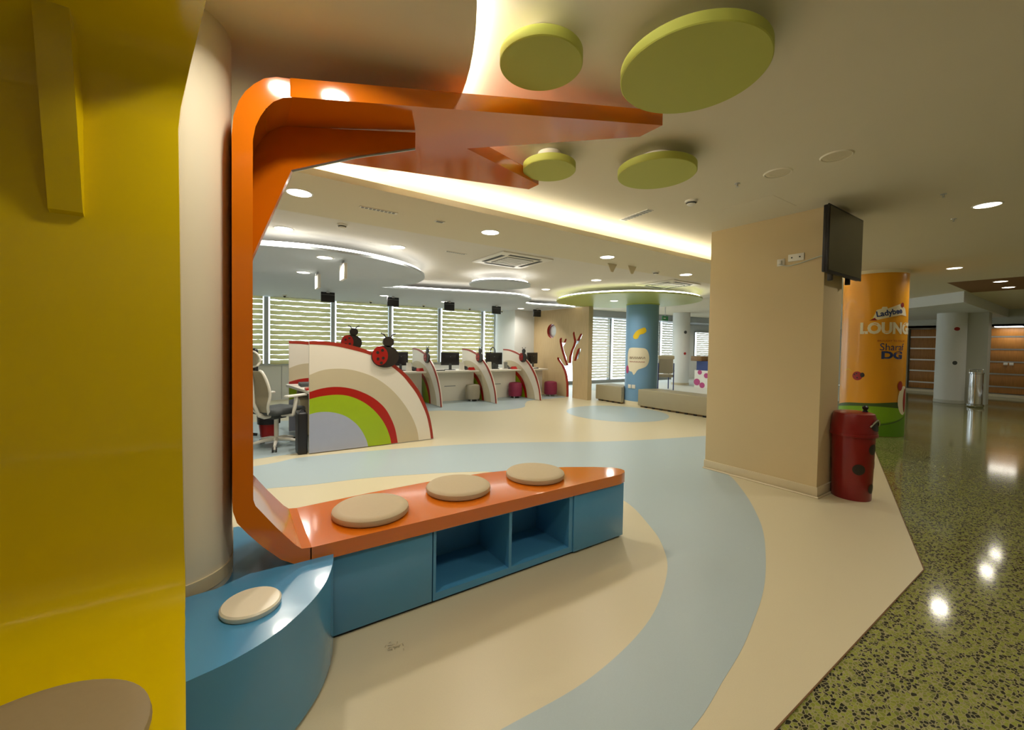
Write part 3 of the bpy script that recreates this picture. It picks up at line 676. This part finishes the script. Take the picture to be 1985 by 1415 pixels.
def ladybird(label, c, ax, s=1.0):
    """plain ladybird ornament: oval shell with spots and a bare dark head"""
    o = thing('ladybird_ornament', label, 'ornament', c, 'ladybird ornaments')
    def E(cx, cz, rx, rz, d0, d1, m, nm, o=o):
        pts = circ(cx*s, cz*s, rx*s, 36, ry=rz*s)
        if ax == 'y': q = [(c[0]+a, c[2]+b) for a, b in pts]; return prism(nm, q, 'y', c[1]-d1, c[1]-d0, m, o, smooth=True)
        q = [(c[1]-a, c[2]+b) for a, b in pts]; return prism(nm, q, 'x', c[0]-d1, c[0]-d0, m, o, smooth=True)
    E(0, 0, .185, .15, 0, .03, 'ladybird_black', 'shell')
    wc = E(-.075, .012, .105, .128, .03, .038, 'ladybird_red', 'wing_case')
    for x, z in ((-.11, .055), (-.105, -.03), (-.045, .085), (-.035, -.02), (-.06, -.085)): E(x, z, .02, .02, .038, .042, 'ladybird_black', 'spot', wc)
    hd = E(.04, .20, .075, .07, 0, .03, 'ladybird_black', 'head')
    for a in (-1, 1):
        pp = [(.04+a*.03, .26), (.04+a*.06, .30), (.04+a*.10, .315)]
        tube('antenna', [((c[0]+x*s, c[1]-.012, c[2]+z*s) if ax == 'y' else (c[0]-.012, c[1]-x*s, c[2]+z*s)) for x, z in pp], .009*s, 'ladybird_black', hd, 6)
ladybird('large red and black ladybird ornament on the near rainbow divider', (1.71, 5.635, 1.22), 'y')
ladybird('ladybird ornament peeking over the hidden rainbow divider', (1.62, 7.19, 1.40), 'y', .9)
for u, v, lab in ((3.8, 9.2, 'leftmost'), (5.18, 9.12, 'middle'), (6.48, 9.05, 'rightmost')): ladybird('ladybird ornament on the '+lab+' far divider', (u-.005, v, 1.08), 'x', .85)

# ------------------------------------------------------------------ far desk row
def desk(u0, u1, label):
    o = thing('service_desk', label, 'desk', ((u0+u1)/2, 9.6, 0), 'service desks along the windows')
    box('worktop', (u0, u1), (9.06, 9.85), (.72, .76), 'desk_white', o, .006)
    box('front_panel', (u0+.02, u1-.02), (9.30, 9.33), (0, .72), 'desk_white', o)
    for a in (u0+.01, u1-.05): box('side_panel', (a, a+.04), (9.33, 9.82), (0, .72), 'desk_white', o)
    box('grommet_slot', ((u0+u1)/2-.2, (u0+u1)/2+.1), (9.296, 9.30), (.36, .38), 'grey_plastic', o)
for u0, u1, l in ((2.45, 3.72, 'partly behind the near rainbow divider'), (3.85, 5.12, 'between the left and middle far dividers'), (5.22, 6.42, 'between the middle and right far dividers'), (6.53, 7.35, 'beside the timber wall')):
    desk(u0, u1, 'white service desk '+l)
def monitor(x, y, z, rz, label, w_=.46):
    o = thing('monitor', label, 'monitor', (0, 0, 0), 'desk monitors')
    box('screen', (-w_/2, w_/2), (-.02, .02), (.12, .44), 'black', o, .006); box('back_cover', (-.14, .14), (-.045, -.018), (.16, .36), 'black', o, .01)
    box('stand', (-.035, .035), (-.04, -.02), (.01, .3), 'charcoal', o, .004); box('foot', (-.12, .12), (-.12, .08), (0, .014), 'charcoal', o, .004)
    lathe('badge', [(0, 0), (.012, 0), (.012, .004), (0, .004)], (0, -.05, .33), 'silver', o, 12)
    o.location = (x, y, z); o.rotation_euler = (0, 0, rz); return o
monitor(3.25, 9.55, .76, R(20), 'black monitor partly behind the near divider')
monitor(4.5, 9.45, .76, R(-12), 'black monitor on the desk between left and middle far dividers')
monitor(5.82, 9.5, .76, R(-15), 'black monitor beside a high backed chair')
monitor(7.2, 9.62, .76, R(15), 'black monitor on the desk by the timber wall')
def phone(x, y, z, label):
    o = thing('desk_phone', label, 'phone', (x, y, z), 'desk phones')
    prism('body', [(y-.09, z), (y+.09, z), (y+.09, z+.07), (y-.09, z+.02)], 'x', x-.08, x+.08, 'black', o, bev=.005)
    box('handset', (x-.075, x-.03), (y-.09, y+.1), (z+.06, z+.1), 'charcoal', o, .012); box('display', (x+.0, x+.06), (y+.03, y+.08), (z+.064, z+.085), 'grey_plastic', o)
for x, l in ((3.55, 'on the desk behind the near divider'), (4.92, 'on the second desk'), (6.2, 'on the third desk'), (6.72, 'on the desk by the timber wall')): phone(x, 9.4, .76, 'black desk phone '+l)
def trifold(x, y, z, label, m='paper', rz=.2):
    o = thing('leaflet_stand', label, 'stand', (x, y, z), 'leaflet stands')
    prism('holder', [(y-.06, z), (y+.06, z), (y+.05, z+.015), (y+.02, z+.2), (y+.01, z+.2), (y-.02, z+.015), (y-.06, z+.012)], 'x', x-.06, x+.06, 'white_plastic', o)
    box('leaflet', (x-.05, x+.05), (y-.022, y-.017), (z+.02, z+.19), m, o)
for x, l, m_ in ((3.38, 'near the first phone', 'paper'), (4.75, 'beside the second phone', 'paper'), (5.55, 'on the third desk', 'paper'), (6.05, 'beside the third phone', 'grey_plastic')): trifold(x, 9.28, .76, 'small leaflet stand '+l, m_)
for x, l in ((3.66, 'first'), (5.03, 'second'), (6.33, 'third')):
    tag(prism('table_sign', [(9.16, .76), (9.3, .76), (9.23, .83)], 'x', x-.12, x+.04, 'panel_red', bev=.003), 'small red tent sign against the '+l+' far divider', 'sign')
for x, l in ((4.1, 'left end of the second desk'), (6.95, 'desk by the timber wall')):
    o = thing('paper_tray', 'flat dark paper tray on the '+l, 'tray', (x, 9.3, .76)); box('tray', (x-.15, x+.15), (9.18, 9.4), (.76, .785), 'charcoal', o, .004); box('sheet', (x-.13, x+.13), (9.2, 9.38), (.785, .79), 'paper', o)
def ottoman(x, y, m, label):
    o = thing('ottoman', label, 'ottoman', (x, y, 0), 'drum ottomans at the desks')
    lathe('seat', [(0, .045), (.15, .045), (.175, .06), (.185, .2), (.18, .36), (.16, .40), (.1, .415), (0, .418)], (x, y, 0), m, o, 32)
    for k in range(4): a = R(45+90*k); lathe('foot', [(.015, 0), (.02, .05)], (x+.12*math.cos(a), y+.12*math.sin(a), 0), 'silver', o, 10)
ottoman(3.35, 9.05, 'grey_fabric', 'grey drum ottoman partly behind the leftmost far divider')
ottoman(4.95, 9.07, 'grey_fabric', 'grey drum ottoman beside the middle far divider')
ottoman(6.26, 9.1, 'maroon', 'maroon drum ottoman beside the rightmost far divider')
ottoman(7.38, 8.98, 'maroon', 'maroon drum ottoman beside the timber wall')
# clerk chairs behind desks
def back_chair(x, y, m, label, h=1.12):
    o = thing('clerk_chair', label, 'chair', (x, y, 0), 'clerk chairs behind the desks')
    box('seat', (x-.24, x+.24), (y-.24, y+.22), (.44, .52), m, o, .03)
    bm = bmesh.new(); bm_box(bm, (x-.23, x+.23), (y-.03, y+.03), (.5, h), .03); mk('backrest', bm, m, o, True)
    tube('gas_column', [(x, y, .06), (x, y, .45)], .025, 'silver', o, 10)
    for k in range(5):
        a = R(72*k+18); lg = tube('leg', [(x, y, .1), (x+.3*math.cos(a), y+.3*math.sin(a), .06)], [.025, .015], 'silver', o, 8)
        lathe('caster', [(0, 0), (.022, .004), (.026, .025), (.02, .048), (0, .05)], (x+.3*math.cos(a), y+.3*math.sin(a), 0), 'black', lg, 10)
back_chair(5.62, 10.45, 'black', 'black clerk chair behind the third desk')
back_chair(4.1, 10.35, 'grey_fabric', 'grey high backed clerk chair behind the second desk')
o = thing('headset_bag', 'dark bag with tall handles standing on the third desk', 'bag', (5.95, 9.75, .76)); box('bag_body', (5.83, 6.1), (9.7, 9.8), (.76, 1.12), 'charcoal', o, .02)
tube('handle', spline([(5.86, 9.75, 1.1), (5.87, 9.75, 1.27), (5.93, 9.75, 1.34), (6.0, 9.75, 1.27), (6.01, 9.75, 1.1)], 5), .014, 'charcoal', o, 8)

# ------------------------------------------------------------------ left work station seen through the loop
o = thing('corner_desk', 'white desk behind the rainbow dividers', 'desk', (1.4, 6.6, 0))
prism('worktop', [(.84, 5.9), (2.0, 5.9), (2.0, 7.16), (.66, 7.16)], 'z', .71, .75, 'desk_white', o, bev=.006); box('side_panel', (1.9, 1.94), (6.0, 7.1), (0, .71), 'desk_white', o); box('modesty_panel', (.8, 1.9), (7.05, 7.08), (.1, .71), 'grey_fabric', o)
o = thing('pedestal_drawers', 'beige drawer pedestal under the white desk', 'drawers', (.9, 6.9, 0)); box('carcass', (.80, 1.16), (6.72, 7.04), (.02, .55), 'panel_beige', o, .004)
for z in (.04, .21, .38): box('drawer', (.81, 1.15), (6.71, 6.722), (z, z+.155), 'panel_beige', o, .003)
o = thing('computer_tower', 'tall black computer tower beside the near divider', 'computer', (.70, 5.74, 0)); box('case', (.655, .765), (5.66, 5.95), (.0, .52), 'black', o, .02, 3)
tube('top_handle', spline([(.675, 5.72, .515), (.69, 5.74, .545), (.735, 5.76, .545), (.75, 5.78, .515)], 4), .008, 'black', o, 8)
o = thing('waste_bin', 'red waste bin with black liner under the white office chair', 'bin', (.43, 7.05, 0))
lathe('bucket', [(0, 0), (.11, 0), (.145, .30), (.14, .30)], (.43, 7.05, 0), 'panel_red', o, 28); lathe('liner', [(.15, .19), (.153, .31), (.15, .318), (.135, .31)], (.43, 7.05, 0), 'black', o, 28)
o = thing('office_chair', 'white framed mesh office chair with headrest and grey seat', 'chair', (0, 0, 0))
for k in range(5):
    a = R(72*k+10); lg = tube('leg', [(0, 0, .11), (.15*math.cos(a), .15*math.sin(a), .10), (.31*math.cos(a), .31*math.sin(a), .07)], [.03, .024, .016], 'white_plastic', o, 10)
    for s_ in (-1, 1):
        cx_, cy_ = .32*math.cos(a)-s_*.02*math.sin(a), .32*math.sin(a)+s_*.02*math.cos(a)
        bm = bmesh.new(); bm_tube(bm, [(cx_-.008*math.sin(a)*s_, cy_+.008*math.cos(a)*s_, .03), (cx_+.008*math.sin(a)*s_, cy_-.008*math.cos(a)*s_, .03)], .03, 14); mk('caster', bm, 'black', lg, True)
    tube('caster_fork', [(.31*math.cos(a), .31*math.sin(a), .07), (.32*math.cos(a), .32*math.sin(a), .03)], .014, 'white_plastic', lg, 8)
tube('gas_column', [(0, 0, .1), (0, 0, .40)], .028, 'white_plastic', o, 14); box('mechanism', (-.1, .1), (-.07, .07), (.38, .44), 'charcoal', o, .01)
bm = bmesh.new(); bm_box(bm, (-.22, .27), (-.24, .24), (.45, .53), .035, 3); mk('seat', bm, 'charcoal', o, True)
tube('seat_rail', [(-.25, 0, .46), (-.18, 0, .425), (.1, 0, .425)], [.03, .03, .02], 'white_plastic', o, 10)
bk = spline([(-.20, .47), (-.26, .58), (-.265, .72), (-.295, .86), (-.335, 1.0), (-.33, 1.03)], 6)
for s_ in (-1, 1): tube('back_frame', [(x, s_*(.10+.11*math.sin(min(1, i/len(bk))*math.pi)), z) for i, (x, z) in enumerate(bk)], .017, 'white_plastic', o, 8)
tube('spine', [(-.25, 0, .45), (-.33, 0, .62), (-.345, 0, .82), (-.37, 0, 1.05)], .02, 'white_plastic', o, 8)
bm = bmesh.new(); rows = []
for i, (x, z) in enumerate(bk):
    h_ = .095+.105*math.sin(min(1, i/len(bk))*math.pi); rows.append([bm.verts.new((x-.008, h_*t, z)) for t in (-1, -.5, 0, .5, 1)])
for a, b in zip(rows, rows[1:]):
    for k in range(4): bm.faces.new((a[k], a[k+1], b[k+1], b[k]))
mk('back_mesh', bm, 'grey_fabric', o, True)
tube('headrest_frame', spline([(-.37, -.12, 1.10), (-.345, -.14, 1.16), (-.37, -.11, 1.25), (-.385, 0, 1.28), (-.37, .11, 1.25), (-.345, .14, 1.16), (-.37, .12, 1.10), (-.36, 0, 1.08), (-.37, -.12, 1.10)], 5), .013, 'white_plastic', o, 8)
bm = bmesh.new(); bm_box(bm, (-.375, -.36), (-.12, .12), (1.10, 1.25), .006); mk('headrest_mesh', bm, 'grey_fabric', o, True)
for s_ in (-1, 1):
    tube('arm_post', [(.02, s_*.27, .44), (.03, s_*.29, .55), (.05, s_*.29, .68)], [.02, .024, .024], 'white_plastic', o, 10)
    tube('arm_bracket', [(0, s_*.1, .43), (.02, s_*.27, .44)], .02, 'white_plastic', o, 8)
    bm = bmesh.new(); bm_box(bm, (-.11, .2), (s_*.29-.04, s_*.29+.04), (.68, .71), .012); mk('arm_pad', bm, 'white_plastic', o, True)
tube('lever', [(.02, -.05, .42), (.06, -.22, .42)], .008, 'white_plastic', o, 6)
o.location = (.47, 6.28, 0); o.rotation_euler = (0, 0, R(36))
ch2 = thing('clerk_chair', 'black padded chair half hidden by the orange post', 'chair', (.02, 6.95, 0))
bm = bmesh.new(); bm_box(bm, (.2, .285), (6.75, 7.2), (.42, 1.3), .04, 3); mk('backrest', bm, 'black', ch2, True)
box('seat', (-.26, .22), (6.73, 7.22), (.44, .54), 'black', ch2, .03); tube('gas_column', [(-.08, 6.97, .06), (-.08, 6.97, .45)], .03, 'black', ch2)
for k in range(5):
    a = R(72*k); tube('leg', [(-.08, 6.97, .12), (-.08+.36*math.cos(a), 6.97+.36*math.sin(a), .05)], [.03, .02], 'black', ch2, 8)
o = thing('document_tray', 'grey document tray with loose items on the white desk', 'tray', (.95, 7.0, .75)); box('tray', (.8, 1.05), (6.6, 6.9), (.75, .80), 'charcoal', o, .004)
tag(prism('table_sign', [(.80, .75), (.98, .75), (.98, .80), (.80, .775)], 'y', 6.1, 6.25, 'panel_red', bev=.003), 'red tent sign on the white desk behind the dividers', 'sign')
monitor(1.35, 6.9, .75, R(180), 'dark monitor hidden behind the near rainbow divider')

# ------------------------------------------------------------------ blue pillar, grey benches, background hall
def shell_strip(name, c, r, a0, a1, zlo, zhi, m, parent, n=40):
    bm = bmesh.new(); L = []
    for i in range(n+1):
        t = i/n; a = a0+(a1-a0)*t
        L.append([bm.verts.new((c[0]+r*math.cos(a), c[1]+r*math.sin(a), f(t) if callable(f) else f)) for f in (zlo, zhi)])
    for a, b in zip(L, L[1:]): bm.faces.new((a[0], b[0], b[1], a[1]))
    return mk(name, bm, m, parent, True)
def wrap_poly(name, c, r, a0, pts, m, parent, refine=3):
    """flat outline (arc length s, height z) laid round a pillar"""
    tri = tessellate_polygon([[Vector((p[0], p[1], 0)) for p in pts]])
    bm = bmesh.new(); V_ = [bm.verts.new((p[0], p[1], 0)) for p in pts]
    for t in tri:
        try: bm.faces.new([V_[i] for i in t])
        except ValueError: pass
    for _ in range(refine): bmesh.ops.subdivide_edges(bm, edges=[e for e in bm.edges if e.calc_length() > .05], cuts=1, use_grid_fill=True)
    bmesh.ops.triangulate(bm, faces=bm.faces[:])
    for v in bm.verts: a = a0+v.co.x/r; v.co = Vector((c[0]+r*math.cos(a), c[1]+r*math.sin(a), v.co.y))
    return mk(name, bm, m, parent, True)
def wrap_text(name, s, size, c, r, a0, s0, z, m, parent, tilt=0, sx=1, bold=0):
    me = text_mesh(s, size, bold)
    for v in me.vertices:
        x, y = v.co.x*sx, v.co.y; x, y = x*math.cos(tilt)-y*math.sin(tilt)+s0, x*math.sin(tilt)+y*math.cos(tilt)+z
        a = a0+x/r; v.co = Vector((c[0]+r*math.cos(a), c[1]+r*math.sin(a), y))
    me.materials.clear(); me.materials.append(M[m]); me.name = name
    o = bpy.data.objects.new(name, me); C.objects.link(o); o.parent = parent
    off = Vector(parent.location); o.location = -off; return o
bc = (8.36, 6.67)
o = thing('blue_pillar', 'round blue pillar with a white speech bubble', 'pillar', (*bc, 0))
lathe('shaft', [(.385, .10), (.385, ZK)], (*bc, 0), 'col_blue', o, 64); lathe('skirting', [(.392, 0), (.392, .10), (.385, .10)], (*bc, 0), 'print_white', o, 64); lathe('collar', [(.385, ZK-.02), (.40, ZK-.015), (.40, ZK)], (*bc, 0), 'cloud_green', o, 64)
fb = math.atan2(-bc[1], -bc[0])
bub = spline([(-.30, 1.33), (-.22, 1.39), (0, 1.39), (.14, 1.37), (.21, 1.27), (.23, 1.10), (.16, .95), (-.02, .87), (-.08, .79), (-.13, .74), (-.18, .81), (-.26, .83), (-.31, .95), (-.33, 1.15)], 5, True)
wrap_poly('speech_bubble', bc, .388, fb-.12, bub, 'print_white', o)
bean = spline([(-.20, 1.70), (-.12, 1.80), (.0, 1.86), (.07, 1.87), (.10, 1.79), (.04, 1.73), (-.05, 1.70), (-.09, 1.62), (-.16, 1.60), (-.21, 1.64)], 5, True)
wrap_poly('yellow_bean', bc, .388, fb, bean, 'print_yellow', o)
wrap_disc('pink_drop', *bc, .389, fb-.98, .86, .06, 'print_pink', o, 0, .1)
# two lines of lettering in the bubble, too blurred in the photograph to read: rows of short strokes
for row, (zz, hh, m_) in enumerate(((1.15, .055, 'print_brown'), (1.055, .03, 'print_red'))):
    x = -.26; k = 0
    while x < .12:
        l_ = random.uniform(.015, .03); z_ = random.uniform(0, hh)
        wrap_poly('lettering', bc, .3905, fb-.12, [(x, zz-hh*.5+z_*.3), (x+.009, zz-hh*.5), (x+l_, zz+hh*.5-z_*.2), (x+l_-.009, zz+hh*.5)] if k % 2 else [(x, zz+hh*.5), (x+.01, zz+hh*.5), (x+l_, zz-hh*.5), (x+l_-.01, zz-hh*.5)], m_, o, 0)
        x += l_+.004; k += 1
for k, s_ in enumerate((-.28, -.17)):
    q = thing('wall_socket', ('left' if k == 0 else 'right')+' white socket low on the blue pillar', 'socket', (*bc, .45)); a = fb+s_/.39
    bm = bmesh.new(); vs_ = bm_box(bm, (-.0, .012), (-.045, .045), (.41, .50), .003)
    mm = Matrix.Translation((bc[0]+.386*math.cos(a), bc[1]+.386*math.sin(a), 0)) @ Matrix.Rotation(a, 4, 'Z')
    bmesh.ops.transform(bm, matrix=mm, verts=bm.verts[:]); mk('plate', bm, 'white_plastic', q, True)
def pbench(v0, v1, label, poly, u0=7.9, u1=8.02):
    o = thing('upholstered_bench', label, 'bench', (u0, (v0+v1)/2, 0), 'grey block benches')
    prism('cushion_block', poly, 'z', .035, .42, 'bench_grey', o, bev=.02)
    n = int((v1-v0)/.2)
    for k in range(n): box('foot', (u0+.03, u0+.1), (v0+.08+k*(v1-v0-.1)/n, v0+.14+k*(v1-v0-.1)/n), (0, .035), 'black', o)
    box('plinth', (u0+.06, u1), (v0+.03, v1-.03), (0, .035), 'wood_dark', o)
pbench(3.6, 6.37, 'long grey block bench right of the blue pillar', [(7.9, 3.6), (8.45, 3.6), (8.45, 6.24), (8.3, 6.26), (8.09, 6.37), (7.9, 6.37)])
pbench(6.88, 7.74, 'short grey block bench left of the blue pillar', [(7.9, 7.74), (7.9, 6.88), (8.0, 6.88), (8.12, 7.02), (8.36, 7.09), (8.5, 7.09), (8.5, 7.74)])
o = thing('lounge_chair', 'high backed grey and purple chair behind the blue pillar', 'chair', (11.9, 8.5, 0))
Mx = Matrix.Translation((11.9, 8.5, 0)) @ Matrix.Rotation(R(-35), 4, 'Z')
def part_m(nm, x, y, z, m_, bev=.01):
    bm = bmesh.new(); bm_box(bm, x, y, z, bev); bmesh.ops.transform(bm, matrix=Mx, verts=bm.verts[:]); return mk(nm, bm, m_, o, True)
part_m('backrest', (-.24, .24), (-.05, .03), (.55, 1.13), 'grey_fabric', .04); part_m('seat', (-.26, .26), (-.02, .45), (.42, .52), 'grey_fabric', .03)
part_m('top_rail', (-.27, .27), (-.06, .04), (1.02, 1.15), 'panel_beige', .03)
for sx_ in (-.27, .24):
    part_m('leg', (sx_, sx_+.03), (-.05, -.02), (0, .9), 'print_navy', .005); part_m('leg', (sx_, sx_+.03), (.42, .45), (0, .62), 'print_navy', .005); part_m('arm', (sx_-.01, sx_+.04), (-.05, .45), (.62, .66), 'grey_plastic', .01)
o = thing('white_pillar', 'plain white round pillar far behind the benches', 'pillar', (14.2, 9.5, 0)); lathe('shaft', [(.31, 0), (.31, ZC)], (14.2, 9.5, 0), 'wall_white', o, 48)
lathe('skirting', [(.32, 0), (.32, .09), (.31, .09)], (14.2, 9.5, 0), 'panel_beige', o, 48)
wrap_disc('alarm_button', 14.2, 9.5, .315, math.atan2(-9.5, -14.3)+.5, 1.2, .05, 'print_red', o); wrap_disc('thermostat', 14.2, 9.5, .315, math.atan2(-9.5, -14.3)+.5, 2.0, .06, 'charcoal', o)
o = thing('reception_counter', 'white reception counter with pink dots and brown top', 'counter', (14.6, 8.0, 0))
box('base', (13.75, 15.2), (7.2, 8.62), (0, .62), 'white_plastic', o); box('purple_band', (13.8, 15.15), (7.25, 8.58), (.62, .95), 'print_navy', o); box('top', (13.7, 14.6), (8.35, 8.75), (.95, 1.12), 'wood_dark', o, .01)
for y, z, r_ in ((8.3, .55, .08), (8.05, .45, .09), (8.4, .2, .12), (8.2, .1, .1), (7.7, .35, .1)): prism('dot', circ(y+.12, z, r_, 20), 'x', 13.745, 13.75, 'print_pink', o)
o = thing('exit_sign', 'green exit sign hanging behind the blue pillar', 'sign', (11.8, 8.5, 2.35)); box('plate', (11.65, 11.95), (8.49, 8.51), (2.3, 2.45), 'exit_green', o); tube('rod', [(11.8, 8.5, 2.45), (11.8, 8.5, ZC)], .01, 'silver', o, 6)
box('arrow', (11.7, 11.82), (8.487, 8.49), (2.36, 2.39), 'paper', o)
struct(prism('ceiling_beam', [(10.4, 11.28), (10.4, 10.9), (16, 10.4), (20.4, 10.0), (20.4, 11.28)], 'z', 2.5, ZC, 'frame_alu'), 'dark ribbed strip above the far windows')
struct(box('trim_7', (12.6, 14.4), (5.6, 6.8), (2.42, ZC), 'wood_panel'), 'brown box beam at the hall ceiling')

# ------------------------------------------------------------------ orange pillar with lettering
oc = (9.19, 2.44); orr = .43
o = thing('orange_pillar', 'round orange pillar printed with lounge lettering and green hills', 'pillar', (*oc, 0))
lathe('shaft', [(orr, .0), (orr, 2.69)], (*oc, 0), 'col_orange', o, 72); lathe('collar', [(orr+.002, 2.69), (orr+.01, 2.70), (orr+.01, ZC)], (*oc, 0), 'print_white', o, 72)
fo = math.atan2(-oc[1], -oc[0]); r1 = orr+.003
shell_strip('hill_back', oc, r1, fo-1.5, fo+1.57, 0, lambda t: .50+.07*math.sin(t*4.2-1.1)+.02*math.sin(t*9), 'print_green_dark', o)
shell_strip('hill_mid', oc, r1+.002, fo-1.5, fo+1.57, 0, lambda t: .44+.05*math.sin(t*4.0-.7), 'print_green', o)
shell_strip('hill_front', oc, r1+.004, fo-1.5, fo+1.57, 0, lambda t: .17+.16*max(0, t-.42)**1.2*2.4, 'print_green_mid', o)
shell_strip('hill_line', oc, r1+.005, fo-.2, fo+1.45, lambda t: .16+.20*t**1.8, lambda t: .175+.205*t**1.8, 'print_green_dark', o)
wrap_text('lettering', 'LOUNGE', .245, oc, r1, fo, .245, 1.70, 'print_white', o, bold=.012, sx=.86)
flag = [(-.01, 1.95), (.03, 2.08), (.09, 2.10), (.10, 2.13), (.16, 2.13), (.17, 2.10), (.36, 2.18), (.40, 2.15), (.46, 2.10), (.50, 1.98), (.38, 2.0), (.20, 1.96), (.05, 1.92)]
wrap_poly('banner', oc, r1+.002, fo, flag, 'print_white', o)
wrap_poly('banner_fold', oc, r1+.001, fo, [(-.06, 1.91), (.0, 2.0), (.03, 1.93)], 'print_yellow', o)
wrap_poly('banner_fold', oc, r1+.0025, fo, [(-.06, 1.91), (.01, 1.955), (.04, 1.91)], 'print_red', o)
wrap_text('lettering', 'Ladybee', .125, oc, r1+.004, fo, .215, 2.0, 'print_navy', o, tilt=.18, bold=.004, sx=.9)
wrap_disc('beetle_print', *oc, r1+.004, fo+.39/orr, 2.16, .03, 'print_red', o, 0, .04)
wrap_text('lettering', 'BROUGHT TO YOU BY', .042, oc, r1, fo, .27, 1.56, 'print_red', o)
wrap_text('lettering', 'Sharaf', .165, oc, r1, fo, .27, 1.42, 'print_navy', o, sx=.92)
wrap_text('lettering', 'DG', .165, oc, r1, fo, .27, 1.285, 'print_navy', o, sx=1.35, bold=.008)
wrap_disc('beetle_print', *oc, r1, fo-.19/orr, .98, .075, 'ladybird_red', o, 0, .075)
wrap_disc('beetle_print', *oc, r1+.001, fo-.12/orr, 1.0, .03, 'ladybird_black', o, 0, .04)
for ds, dz in ((-.23, .02), (-.19, -.03), (-.2, .04)): wrap_disc('beetle_print', *oc, r1+.002, fo+ds/orr, .98+dz, .012, 'ladybird_black', o)
wrap_poly('flight_trail', oc, r1, fo, [(-.42, 1.06), (-.34, 1.10), (-.28, 1.06), (-.285, 1.05), (-.34, 1.088), (-.42, 1.05)], 'print_yellow', o, 1)
wrap_disc('egg_print', *oc, r1+.004, fo+.50/orr, .60, .13, 'print_white', o, 0, .24); wrap_disc('egg_print', *oc, r1+.006, fo+.54/orr, .60, .05, 'print_red', o, 0, .20)
wrap_disc('beetle_print', *oc, r1+.005, fo+.41/orr, .84, .05, 'ladybird_red', o, 0, .08)

# ------------------------------------------------------------------ far lobby end
pn = thing('timber_panelling', 'brown timber wall panels with pale horizontal strips at the far end', 'panelling', (20.4, 2, 0))
zs = [.10, .332, .74, 1.13, 1.53, 1.935, 2.23]
for v0, v1 in ((-3.1, 2.62), (2.95, 4.35)):
    for a, b in zip(zs, zs[1:]): box('panel', (20.38, 20.49), (v0, v1), (a+.024, b-.024), 'wood_panel', pn, .004)
    for a in zs[1:-1]: box('strip', (20.37, 20.49), (v0, v1), (a-.022, a+.022), 'silver', pn)
struct(box('trim_8', (20.3, 20.5), (4.4, 4.9), (0, 2.24), 'wall_grey'), 'grey end panel beside the timber panels')
o = thing('fire_hose_cabinet', 'slim grey cabinet with dark fittings beside the orange pillar', 'cabinet', (20.3, 4.3, 0)); box('door', (20.26, 20.3), (4.42, 4.8), (.1, 2.1), 'wall_grey', o, .005); box('handle', (20.23, 20.262), (4.46, 4.49), (.9, 1.5), 'charcoal', o, .004)
gc = (16.65, 2.72)
o = thing('grey_pillar', 'pale grey round pillar with wall fittings in the far lobby', 'pillar', (*gc, 0)); lathe('shaft', [(.30, 0), (.30, 2.5)], (*gc, 0), 'wall_white', o, 48); box('pier', (16.75, 17.2), (2.05, 2.55), (0, 2.5), 'wall_grey', o)
fg = math.atan2(-gc[1], -gc[0]); wrap_disc('alarm_sounder', *gc, .305, fg+.35, 2.05, .06, 'print_red', o, 0, .05); wrap_disc('call_point', *gc, .305, fg+.3, 1.12, .05, 'charcoal', o, 0, .055); shell_strip('skirting', gc, .306, fg-1.5, fg+1.5, 0, .09, 'wall_grey', o)
sx_, sy_ = 15.9, 2.12
o = thing('steel_bin', 'shiny cylindrical steel bin on the terrazzo', 'bin', (sx_, sy_, 0))
lathe('base_ring', [(.15, 0), (.16, .02), (.16, .07), (.135, .09)], (sx_, sy_, 0), 'chrome', o, 32); lathe('drum', [(.13, .08), (.13, .86)], (sx_, sy_, 0), 'chrome', o, 32)
lathe('top_ring', [(.13, .86), (.145, .87), (.145, .90), (.1, .91), (.09, .88)], (sx_, sy_, 0), 'chrome', o, 32); lathe('top_handle_ring', [(.12, .97), (.135, .975), (.12, .98), (.12, .97)], (sx_, sy_, 0), 'chrome', o, 32)
for k in range(3): a = R(120*k); tube('post', [(sx_+.125*math.cos(a), sy_+.125*math.sin(a), .9), (sx_+.125*math.cos(a), sy_+.125*math.sin(a), .975)], .01, 'chrome', o, 6)
for k, v in enumerate((1.98, 2.1)):
    q = thing('wall_socket', ('right' if k == 0 else 'left')+' white socket on the far timber panels', 'socket', (20.36, v, 1.07)); box('plate', (20.35, 20.372), (v-.045, v+.045), (1.03, 1.11), 'white_plastic', q, .003)
o = thing('hanging_sign', 'small white sign hanging beyond the orange pillar', 'sign', (13.5, 3.4, 2.4)); box('plate', (13.48, 13.5), (3.3, 3.5), (2.25, 2.42), 'white_plastic', o); tube('rod', [(13.49, 3.4, 2.42), (13.49, 3.4, ZC)], .008, 'silver', o, 6)
